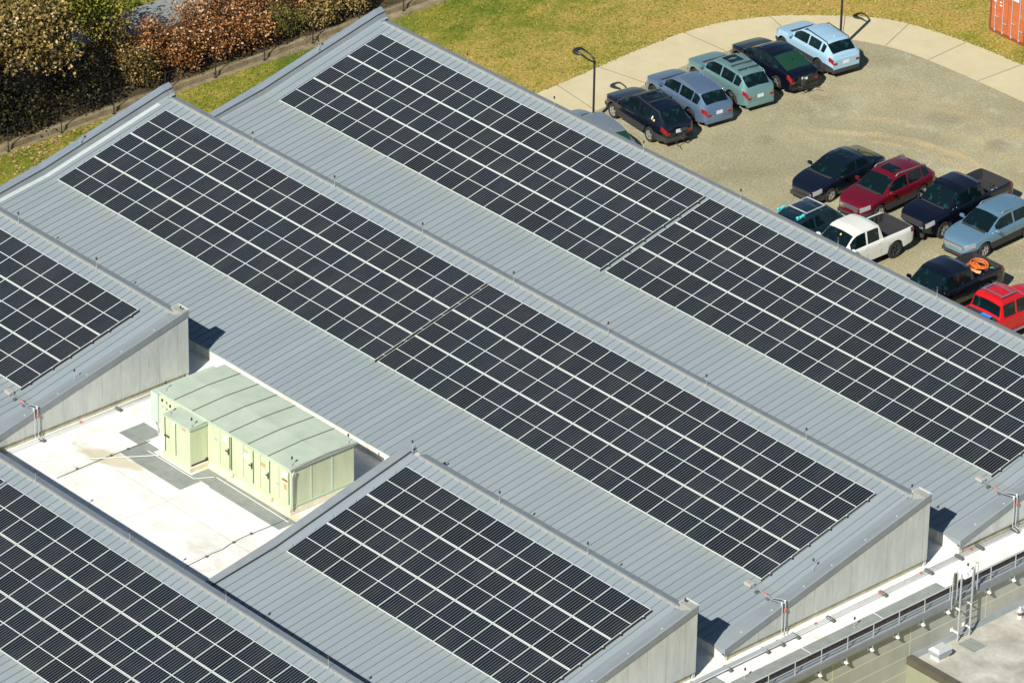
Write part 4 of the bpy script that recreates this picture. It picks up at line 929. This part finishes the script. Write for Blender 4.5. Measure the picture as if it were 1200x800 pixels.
v=vehicle('sedan','glossy black sedan with red tail lights and pale green rear window','car',*top(3.47,33.03,2.85),A172,sedan(black,wb=2.85,rgl=GLASS_G,r=[(-1.98,1.01),(-1.5,1.20),(-1.0,1.38),(-.7,1.44),(-.2,1.47),(.1,1.45),(.34,1.39),(1.18,.93)],rg=(-1.9,-.9)))
b=MB(); b.tube([(-2.36,.35,.40),(-2.62,.3,.40),(-2.66,.28,.95),(-2.6,-.2,.95)],.03,6); b.rbox((-2.66,.28,.7),(.1,.2,.3),.03); b.tube([(-2.6,.5,.35),(-2.6,-.4,.3),(-2.8,-.6,.25)],.018,5); b.build('hitch_rack',PLAST,v)
v=vehicle('crossover','pale sky blue crossover with black roof rails at the top of the row','SUV',*top(3.51,35.79,2.66),A172,hatch(sky_b,rails=PLAST,rim=RIMD,clad=1))
v=vehicle('sedan','dark navy sedan with sunroof and amber indicators parked at the inner end','car',13.23-.90,26.81+1.43,R(-87),sedan(navy,wb=2.72,sunroof=(-.55,.05),rails=None,rear=-2.2,h=[(-2.20,.74),(-2.12,.93),(-1.9,.99),(-1.5,.99),(-1.0,.96),(0,.93),(.9,.92),(1.2,.92),(1.6,.87),(2.05,.77),(2.24,.68),(2.34,.56)],w=[(-2.20,.72),(-2.12,.80),(-1.9,.85),(-1.4,.87),(1.3,.87),(1.9,.82),(2.12,.75),(2.27,.62),(2.34,.48)],darkbump=0))
v=vehicle('station_wagon','maroon wagon with grey roof rails beside the navy sedan','car',15.79-.90,27.24+1.43,R(-87),wagon(maroon,sunroof=(-.5,.05),rails=RAILG,clad=1,grm=CHROME,grz=.62,grh=.16,grchrome=1))
v=vehicle('pickup_truck','large black crew cab pickup with scattered scrap in its open bed','pickup truck',18.95-1.02,28.14+1.75,R(-88),truck(black,wb=3.34,grm=PLAST,grchrome=0))
rr_=random.Random(3)
for k in range(9):
    b=MB(); b.rbox((-1.2-rr_.random()*1.1,rr_.uniform(-.5,.5),.78),(.12+rr_.random()*.12,.08+rr_.random()*.1,.08),.02,M=Matrix.Rotation(rr_.random()*3,3,'Z'))
    o=b.build('scrap_piece',[M['white'],M['box_grey'],PLAST][k%3]); m4=Matrix.Translation(v.location)@Matrix.Rotation(v.rotation_euler.z,4,'Z')@Matrix.Scale(1.05,4); o.matrix_world=m4
    tag(o,'small piece of scrap lying in the bed of the large black pickup','scrap','scrap in the black pickup bed')
v=vehicle('station_wagon','steel blue wagon cut by the right photo edge','car',21.33-.90,28.18+1.40,R(-88),wagon(ice,rails=RAILG,bars=None,clad=1,grm=CHROME,grz=.62,grh=.14,grchrome=1))
v=vehicle('suv','dark teal SUV with silver rack frame and cyan pads on its roof','SUV',15.35,22.45,R(-88),suv(green_d,rails=None,rear=-2.25))
for (p,q) in (((-1.3,-.5),(-1.3,.5)),((-.2,-.5),(-.2,.5)),((-1.3,.5),(-.2,.5)),((-1.3,-.5),(-.2,-.5))):
    b=MB(); b.tube([(p[0],p[1],1.74),(q[0],q[1],1.74)],.03,6); b.build('roof_rack_bar',M['galv'],v)
cy_=mat('cyan_pad',(.08,.62,.62),.6)
for k,(q,yy) in enumerate(((.2,-.55),(.2,.55))):
    b=MB()
    for z_ in range(3): b.rbox((q-.17+z_*.17,yy+(.02 if z_%2 else -.02),1.74),(.13,.11,.06),.02)
    b.box(q-.23,q+.23,yy-.02,yy+.02,1.64,1.73)
    b.build('roof_pad',cy_,v)
v=vehicle('pickup_truck','white crew cab pickup with empty black bed beside the roof edge','pickup truck',17.93,23.50,R(-90),truck(whitep,h=[(-2.72,1.05),(-2.60,1.12),(-1.0,1.12),(-.9,1.14),(0,1.13),(1.1,1.12),(1.35,1.12),(1.9,1.08),(2.35,1.0),(2.56,.90),(2.68,.72)],rgl=GLASS,wb=3.18,rim=RIMD))
for s in (1,-1):
    b=MB()
    for k in range(6): b.box(-2.45+k*.27,-2.33+k*.27,s*.80-.02,s*.80+.02,.74,1.08)
    b.build('bed_ribs',BEDL,v)
b=MB(); b.add([(.92,.1,1.60),(.86,.1,1.66),(.86,.17,1.66),(.92,.17,1.60)],[(0,1,2,3)]); b.build('windscreen_sticker',mat('yellow_sticker',(.7,.65,.1),.6),v)
tk=v=vehicle('pickup_truck','black pickup carrying a coil of orange hose in its bed','pickup truck',23.17,23.72,R(-89),truck(black,wb=3.2))
b=MB(); rr_=random.Random(5); pts=[]
for k in range(150):
    a=k*.42; r_=.30+.05*math.sin(k*.37)+rr_.uniform(-.02,.02)+(.10 if k>100 else 0); pts.append((23.12+(.16 if k>90 else 0)+r_*math.cos(a), 25.62+(.12 if k>90 else 0)+r_*.85*math.sin(a), Z+1.02+.0022*k+.05*math.sin(a*.5)))
b.tube(pts,.020,5); tag(b.build('hose_coil',mat('orange_hose',(.72,.16,.03),.5)),'messy coil of orange hose lying in the bed of a black pickup','hose')
b=MB(); b.rbox((23.42,25.30,Z+1.14),(.20,.62,.03),.006,M=Matrix.Rotation(R(-62),3,'Z')); tag(b.build('wooden_board',mat('pine_board',(.66,.48,.22),.7)),'short pale wooden board beside the orange hose coil','board')
b=MB(); b.tube([(23.4,26.02,Z+1.12),(23.62,26.12,Z+1.13),(23.72,26.2,Z+1.12)],.018,5); tag(b.build('green_strap',mat('green_strap',(.02,.55,.25),.5)),'bright green strap behind the orange hose coil','strap')
v=vehicle('pickup_truck','bright red pickup with silver roof rack facing away at the right edge','pickup truck',26.40,23.75,R(90),truck(redp,wb=3.2,r=[(-.90,1.19),(-.84,1.25),(-.74,1.70),(-.62,1.80),(.3,1.81),(.58,1.77),(.72,1.70),(1.38,1.14)],rg=(-.86,-.75),h=[(-2.72,1.08),(-2.60,1.14),(-1.0,1.14),(-.9,1.14),(0,1.13),(1.1,1.13),(1.35,1.14),(1.9,1.12),(2.35,1.04),(2.56,.94),(2.68,.74)]))
for (p,q,r_) in (((-.55,-.52),(.30,-.52),.035),((-.55,.52),(.30,.52),.035),((-.45,-.5),(-.45,.5),.03),((.15,-.5),(.15,.5),.03)):
    b=MB(); b.tube([(p[0],p[1],1.92),(q[0],q[1],1.92)],r_,6); b.build('roof_rack_bar',CHROME,v)
b=MB(); b.rbox((-1.05,-.25,1.19),(.16,.5,.03),.01); b.build('blue_tape',mat('blue_tape',(.03,.25,.85),.5),v)
b=MB(); b.tube([(-.7,-1.0,.5),(1.1,-1.0,.5)],.05,8); b.build('side_step',CHROME,v)

# ------------------------------------------------------------------ street lamps
def lamp(x,y,lab):
    t=empty('street_lamp',(x,y,Z),R(-42)); tag(t,lab,'street lamp','slim dark lamp posts along the path')
    b=MB(); H=3.55; b.box(-.09,-.03,-.05,.05,0,H-.5); b.box(.03,.09,-.05,.05,0,H-.5); b.box(-.03,.03,-.03,.03,0,H-.5); b.build('pole',M['steel_dark'],t)
    b=MB(); b.lathe([(.2,0),(.2,.03),(.12,.05)],14); b.build('base_plate',M['steel_dark'],t)
    # ring-shaped head: two arms rise from the pole and close in a flat loop
    pts=[];n=26; pr=[]
    for k in range(n+1):
        a=-math.pi/2+2*math.pi*k/n
        u=math.sin(a)            # -1 at pole side, +1 at tip
        y_=-.46*(u+1); x_=.36*math.cos(a)*(1-.15*u); z_=H-.5+.46*min(1,(u+1)*.75)
        pts.append((x_,y_,z_)); pr.append(.04+.075*max(0,u))
    b=MB(); b.tube(pts,pr,8); b.v=[(q[0],q[1],q[2]) for q in b.v]; o=b.build('lamp_head',M['steel_dark'],t,smooth=True)
    return t
lamp(.46,24.31,'slim dark street lamp with loop head standing beyond the roof edge')
l2=lamp(2.28,38.45,'slim dark street lamp behind the pale blue crossover, head out of frame')

# ------------------------------------------------------------------ shipping container
ct=empty('shipping_container',(5.3,45.45,Z),R(-3)); tag(ct,'rusty orange shipping container with closed doors standing on the grass','shipping container')
RO=noisy('container_orange',(.42,.105,.035),(.52,.15,.055),2.5,.6); ROD=mat('container_frame',(.24,.06,.03),.6)
b=MB(); W_,H_,L_=2.44,2.59,6.06
b.box(.06,W_-.06,.05,L_,.15,H_-.02); b.build('body',RO,ct)
b=MB()
for k in range(22):
    for xx in (0.03,W_-.06): b.box(xx,xx+.03,.3+k*.26,.43+k*.26,.15,H_-.1)
b.build('side_corrugation',RO,ct)
b=MB(); b.box(0,.10,0,.12,0,H_); b.box(W_-.10,W_,0,.12,0,H_); b.box(.1,W_-.1,0,.10,0,.14); b.box(.1,W_-.1,0,.1,H_-.12,H_); b.box(0,W_,0.12,.2,0,.15); b.build('door_frame',ROD,ct)
for k,x0 in enumerate((.11,1.225)):
    b=MB(); b.rbox((x0+.55,.03,H_/2),(1.09,.05,H_-.32),.01)
    for zz in (.45,.85,1.25,1.65,2.05): b.rbox((x0+.55,.004,zz),(.95,.02,.10),.008)
    dr=b.build('door',RO,ct)
    for q in (.30,.82):
        b=MB(); b.tube([(x0+q,-.035,.12),(x0+q,-.035,H_-.12)],.022,6); b.box(x0+q-.05,x0+q+.05,-.03,.0,.13,.25); b.build('lock_bar',M['galv'],dr)
        b=MB(); b.box(x0+q-.02,x0+q+.26,-.06,-.03,.9-.22*(q>.5),.94-.22*(q>.5)); b.build('lock_handle',M['galv'],dr)
b=MB(); b.box(.28,.44,-.012,-.007,1.6,2.05); b.box(.33,.40,-.012,-.007,1.25,1.38); b.box(.62,.70,-.012,-.007,1.85,1.95); b.box(.66,.80,-.012,-.007,1.5,1.56); b.box(.66,.78,-.012,-.007,1.66,1.72); b.box(1.42,1.9,-.012,-.007,2.1,2.4); b.build('door_marking',M['white'],ct)
b=MB(); b.box(2.02,2.16,-.012,-.007,1.35,1.55); b.build('data_plate',M['olive'],ct)

# ------------------------------------------------------------------ retaining wall and fence
rw=empty('retaining_wall',(-14.5,14,Z)); tag(rw,'low mossy stone retaining wall between the lawn and the shrubs','retaining wall')
b=MB(); ys_=[-30,-5,3,6,9.5,12.5,15,18,21,25,30,45]; rr_=random.Random(2); vs=[]
for y in [ -30+k*.75 for k in range(101)]:
    q=rr_.uniform(-.03,.03); vs += [(-14.35+14.5+q,y-14,0),(-14.38+14.5+q,y-14,.20+q),(-14.66+14.5-q,y-14,.21+q),(-14.68+14.5,y-14,0)]
b.add(vs,[(4*i+k,4*i+k+1,4*i+5+k,4*i+4+k) for i in range(100) for k in range(3)]); b.build('wall_course',M['stone'],rw)
sheet('gravel_margin',[(-14.36,-30),(-14.15,-30),(-14.1,8),(-14.0,16),(-13.75,20),(-13.7,30),(-14.36,45)],Z+.008,M['stone'])
fc=empty('wire_fence',(-14.2,18,Z)); tag(fc,'thin black wire fence running along the lawn in front of the shrubs','fence')
def FP(mb,name): o=mb.build(name,M['fence'],fc); o.location=(14.2,-18,-Z); return o
for y in (-1,2,5,8,11,13.96,16.89,19.83,22.7,25.48,28.4,31.3):
    b=MB(); b.tube([(-14.2,y,Z),(-14.2,y,Z+1.22)],.03,6); b.box(-14.27,-14.13,y-.07,y+.07,Z,Z+.03); FP(b,'post')
for zz in (.12,.6,1.16):
    b=MB(); b.tube([(-14.2,-4,Z+zz),(-14.2,34,Z+zz)],.012 if zz>1 else .004,5); FP(b,'rail')
b=MB()
for k in range(190):
    y=-4+k*.2; b.box(-14.202,-14.198,y-.002,y+.002,Z+.1,Z+1.15)
FP(b,'wire_mesh')

# ------------------------------------------------------------------ vegetation
def leafmat(name,stops,rough=.7):
    m=mat(name,(.2,.2,.05),rough,0,0,.25); t=NT(m); at=t.n('ShaderNodeAttribute'); at.attribute_name='leaf'
    t.base(t.ramp(at.outputs['Fac'],stops)); t.b.inputs['Subsurface Weight'].default_value=0
    tr=t.n('ShaderNodeBsdfTranslucent'); mx=t.n('ShaderNodeMixShader'); mx.inputs[0].default_value=.18
    out=[q for q in t.t.nodes if q.type=='OUTPUT_MATERIAL'][0]
    col=t.b.inputs['Base Color'].links[0].from_socket; t.l(col,tr.inputs[0]); t.l(t.b.outputs[0],mx.inputs[1]); t.l(tr.outputs[0],mx.inputs[2]); t.l(mx.outputs[0],out.inputs[0])
    return m
LM={'tan':leafmat('tan_leaf',[(0,(.04,.035,.008)),(.3,(.13,.10,.025)),(.6,(.30,.21,.07)),(.85,(.46,.33,.13)),(1,(.60,.46,.22))]),
    'yg':leafmat('yellow_green_leaf',[(0,(.02,.03,.004)),(.35,(.10,.12,.012)),(.65,(.28,.27,.03)),(1,(.50,.38,.07))]),
    'orange':leafmat('copper_leaf',[(0,(.035,.015,.005)),(.35,(.15,.06,.015)),(.65,(.44,.19,.055)),(.88,(.60,.35,.16)),(1,(.66,.50,.32))]),
    'olive':leafmat('olive_leaf',[(0,(.05,.06,.012)),(.5,(.14,.13,.03)),(1,(.30,.22,.06))]),
    'mix':leafmat('mixed_autumn_leaf',[(0,(.015,.016,.004)),(.4,(.08,.065,.012)),(.7,(.25,.15,.035)),(1,(.50,.38,.16))]),
    'dark':leafmat('shaded_leaf',[(0,(.006,.006,.003)),(.6,(.018,.016,.006)),(.85,(.05,.045,.012)),(1,(.16,.13,.04))])}  # 'dark': shade of the taller trees painted in as near-black leaf colour
def leaves(name,par,blobs,n,size,key,seed,clump=.32,origin=Vector((0,0,0))):
    r=random.Random(seed); vs=[];fs=[];at=[]
    tot=sum(q[3]*q[4]*q[5] for q in blobs); per=14
    for (cx_,cy_,cz_,rx,ry,rz) in blobs:
        nb=max(3,int(n*(rx*ry*rz)/tot/per))
        for c in range(nb):
            while True:
                u=Vector((r.uniform(-1,1),r.uniform(-1,1),r.uniform(-1,1)))
                if u.length<=1: break
            u=u.normalized()*(u.length**.5)*(r.uniform(.75,1.1) if r.random()<.8 else r.uniform(1.0,1.42))
            if math.sin(u.x*3.1+seed)*math.sin(u.y*3.7+seed*1.7)+math.sin(u.z*4.3+seed)*.5>.75: continue
            cc=Vector((cx_+u.x*rx,cy_+u.y*ry,cz_+u.z*rz)); tone=r.gauss(.46,.20)
            for k in range(per):
                p=cc+Vector((r.gauss(0,clump),r.gauss(0,clump),r.gauss(0,clump*.7)))
                nrm=Vector((r.gauss(0,.6),r.gauss(0,.6)-.15,abs(r.gauss(.5,.6)))).normalized(); a=nrm.cross(Vector((r.uniform(-1,1),r.uniform(-1,1),r.uniform(-1,1)))).normalized(); c2=nrm.cross(a)
                s=size*r.uniform(.55,1.3); i=len(vs)
                p-=origin
                vs += [p-a*s*.5,p-c2*s*.38+nrm*s*.12,p+a*s*.6,p+c2*s*.38+nrm*s*.10]; fs.append((i,i+1,i+2,i+3))
                at.append(min(1,max(0,r.gauss(tone,.24))))
    me=bpy.data.meshes.new(name); me.from_pydata([tuple(v) for v in vs],[],fs); me.materials.append(LM[key])
    a_=me.attributes.new('leaf','FLOAT','FACE'); a_.data.foreach_set('value',at); me.update()
    o=bpy.data.objects.new(name,me); COL.objects.link(o); o.parent=par; return o
def tree(name,label,cat,x,y,h,blobs,n,size,key,seed,group=None,stems=1,tr=.14,clump=.32):
    t=empty(name,(x,y,Z)); tag(t,label,cat,group); r=random.Random(seed+100); o_=Vector((x,y,Z))
    ab=[(x+b_[0],y+b_[1],Z+b_[2],b_[3],b_[4],b_[5]) for b_ in blobs]
    leaves('crown',t,ab,n,size,key,seed,clump,o_)
    b=MB()
    for s in range(stems):
        ox,oy_=(0,0) if stems==1 else (r.uniform(-.35,.35),r.uniform(-.35,.35)); base=Vector((ox,oy_,0)); topz=max(.6,blobs[0][2]-.1*h)
        trunk=[base,base+Vector((r.uniform(-.1,.1),r.uniform(-.1,.1),topz*.5)),base+Vector((r.uniform(-.2,.2),r.uniform(-.2,.2),topz))]
        b.tube(trunk,[tr,tr*.8,tr*.6],7)
        for (bx,by,bz,rx,ry,rz) in blobs:
            for k in range(3 if stems==1 else 2):
                e=Vector((bx+r.uniform(-.7,.7)*rx,by+r.uniform(-.7,.7)*ry,bz+r.uniform(-.3,.85)*rz)); st=trunk[1].lerp(trunk[2],r.uniform(.2,1)); m_=st.lerp(e,.5)+Vector((r.uniform(-.2,.2),r.uniform(-.2,.2),r.uniform(0,.35)))
                b.tube([st,m_,e],[tr*.45,tr*.28,tr*.08],5)
                for q in range(2):
                    e2=e+Vector((r.uniform(-.8,.8),r.uniform(-.8,.8),r.uniform(-.2,.6))); b.tube([m_.lerp(e,.6),e2],[tr*.15,tr*.04],4)
    b.build('trunk',M['bark'],t,smooth=True)
    return t
tree('broadleaf_tree','tall tree with big tan autumn leaves filling the top left corner','tree',-17.6,4.2,8,[(.9,0,4.6,2.3,2.6,1.6),(1.6,1.4,3.4,1.3,1.6,1.0),(.8,-2.2,4.4,1.8,1.8,1.5)],7200,.19,'tan',1,tr=.2,clump=.3)
tree('broadleaf_tree','yellow-green tree with thin bare twigs right of the tan tree','tree',-19.2,9.0,7,[(0,0,4.2,1.9,1.9,1.4),(.9,1.4,3.0,1.4,1.5,1.2),(-1.6,-1.5,4.6,1.8,1.6,1.3)],7000,.15,'yg',2,tr=.16)
tree('broadleaf_tree','mixed green and orange tree in the far left corner by the photo edge','tree',-23.5,8.0,8,[(0,0,4.2,2.6,2.6,1.8),(1.5,2.8,3.6,1.7,1.8,1.3)],7000,.16,'mix',3,tr=.2)
tree('broadleaf_tree','shaded dark green understorey tree at the left photo edge','tree',-16.8,1.2,5,[(0,0,2.6,2.0,2.6,1.5)],5000,.16,'dark',4)
G_='autumn shrubs behind the wire fence'
sh=[(-15.6,10.6,1.9,'mix',.9,'low mixed shrub at the foot of the dark trees, leftmost behind the wall'),(-16.6,12.3,2.6,'orange',1.2,'bushy green and copper shrub left of the copper thicket'),(-15.7,13.2,2.0,'orange',1.0,'copper shrub right behind the second visible fence post'),
 (-17.0,14.6,2.7,'orange',1.3,'tallest copper shrub of the thicket, beside the street'),(-15.6,15.2,2.1,'orange',1.0,'copper shrub with pale leaves against the fence'),(-16.9,16.9,2.6,'orange',1.3,'broad copper shrub in the thicket centre, back row'),(-15.6,17.2,1.8,'orange',1.0,'small copper shrub in the front row left of a fence post'),
 (-17.0,19.3,2.8,'orange',1.3,'copper shrub reaching the top photo edge, back row'),(-15.6,19.2,1.7,'olive',1.0,'olive yellow shrub in the front row'),(-16.6,21.4,2.3,'orange',1.2,'copper shrub right of the olive shrub'),(-15.6,21.3,1.4,'tan',.9,'tan leaved low shrub by the fence near the farthest roof'),
 (-16.6,23.4,2.2,'mix',1.2,'mixed shrub close to the tip of the farthest roof'),(-15.7,23.6,1.3,'tan',.9,'tan shrub touching the fence beside the roof tip'),(-16.6,25.8,1.9,'yg',1.2,'yellow-green shrub right beyond the farthest roof tip'),(-18.6,17.9,2.2,'olive',1.1,'olive shrub at the street edge on top of the thicket'),(-19.0,20.6,2.2,'olive',1.2,'olive shrub against the top photo edge'),
 (-17.8,10.6,3.0,'mix',1.3,'dark mixed shrub between the yellow-green tree and the copper thicket'),(-18.2,22.8,2.4,'orange',1.3,'copper shrub behind the mixed one near the top edge')]
for k,(x,y,h,key,rad,lab) in enumerate(sh):
    r=random.Random(50+k)
    bl=[(0,0,h*.55,rad,rad,h*.42)]+[(r.uniform(-.5,.5)*rad,r.uniform(-.6,.6)*rad,h*r.uniform(.55,.85),rad*.55,rad*.55,h*.22) for q in range(3)]
    tree('shrub',lab,'shrub',x,y,h,bl,2600 if key!='olive' else 3200,.12 if key!='olive' else .09,key,60+k,G_,stems=4,tr=.035,clump=.20)
tree('shrub','deep shaded shrub against the wall at the left photo edge','shrub',-15.7,3.4,2.2,[(0,0,1.2,1.0,1.8,.9)],2600,.13,'dark',31,G_,stems=4,tr=.04)
tree('shrub','deep shaded shrub against the wall below the tan tree','shrub',-15.8,7.2,2.4,[(0,0,1.3,1.1,1.7,1.0)],2600,.13,'dark',32,G_,stems=4,tr=.04)
# fallen leaves on the lawn
r=random.Random(9); vs=[];fs=[];at=[]
for k in range(420):
    y=r.gauss(3.6,2.6); x=-14.0+abs(r.gauss(0,1.3)); a=r.uniform(0,6.28); s=r.uniform(.05,.13); i=len(vs)
    for q in range(4): vs.append((x+s*math.cos(a+q*1.57)*(1 if q%2 else .65),y+s*math.sin(a+q*1.57)*(1 if q%2 else .65),Z+.02+r.uniform(0,.05)))
    fs.append((i,i+1,i+2,i+3)); at.append(r.uniform(.5,1))
me=bpy.data.meshes.new('fallen_leaves'); me.from_pydata(vs,[],fs); me.materials.append(LM['tan']); a_=me.attributes.new('leaf','FLOAT','FACE'); a_.data.foreach_set('value',at)
o=bpy.data.objects.new('fallen_leaves',me); COL.objects.link(o); tag(o,'pale fallen leaves scattered on the green lawn by the wall',kind='stuff'); 

# grass tufts over the dry lawn and along the ragged path edge
def inside(p,poly):
    x,y=p; c=False
    for (x1,y1),(x2,y2) in zip(poly,poly[1:]+poly[:1]):
        if (y1>y)!=(y2>y) and x<(x2-x1)*(y-y1)/(y2-y1)+x1: c=not c
    return c
LM['grass']=leafmat('grass_blade',[(0,(.12,.16,.02)),(.45,(.28,.26,.05)),(1,(.50,.41,.15))])
r=random.Random(21); vs=[];fs=[];at=[]; lot=outer+[(70,12.5),(0,12.5)]; k=0
edge=[]
for a_,c_ in zip(outer,outer[1:]):
    L=math.hypot(c_[0]-a_[0],c_[1]-a_[1])
    if L>20: continue
    for q in range(int(L*26)): u=r.random(); edge.append((a_[0]+(c_[0]-a_[0])*u+r.gauss(0,.05),a_[1]+(c_[1]-a_[1])*u+r.gauss(0,.05)))
pts=[(r.uniform(-14,14),r.uniform(10,54)) for q in range(26000)]
for (x,y) in edge+[p for p in pts if not inside(p,lot) and not (p[0]>-1.4 and p[1]<14) and p[0]<12]:
    px,py=project((x,y,Z))
    if not(-60<px<1260 and -60<py<860): continue
    tone=r.gauss(.5,.2)+max(-.25,min(.25,(x+8)*.05))
    for b_ in range(2):
        a=r.uniform(0,6.28); h=r.uniform(.05,.12); w_=r.uniform(.02,.045); i=len(vs); lx_,ly_=r.gauss(0,.04),r.gauss(0,.04)
        vs += [(x-w_*math.cos(a),y-w_*math.sin(a),Z),(x+w_*math.cos(a),y+w_*math.sin(a),Z),(x+lx_,y+ly_,Z+h)]; fs.append((i,i+1,i+2)); at.append(min(1,max(0,r.gauss(tone,.15))))
me=bpy.data.meshes.new('grass_tufts'); me.from_pydata(vs,[],fs); me.materials.append(LM['grass']); a_=me.attributes.new('leaf','FLOAT','FACE'); a_.data.foreach_set('value',at)
o=bpy.data.objects.new('grass_tufts',me); COL.objects.link(o); tag(o,'short dry yellow-green grass tufts beyond the concrete path and beside the building',kind='stuff')
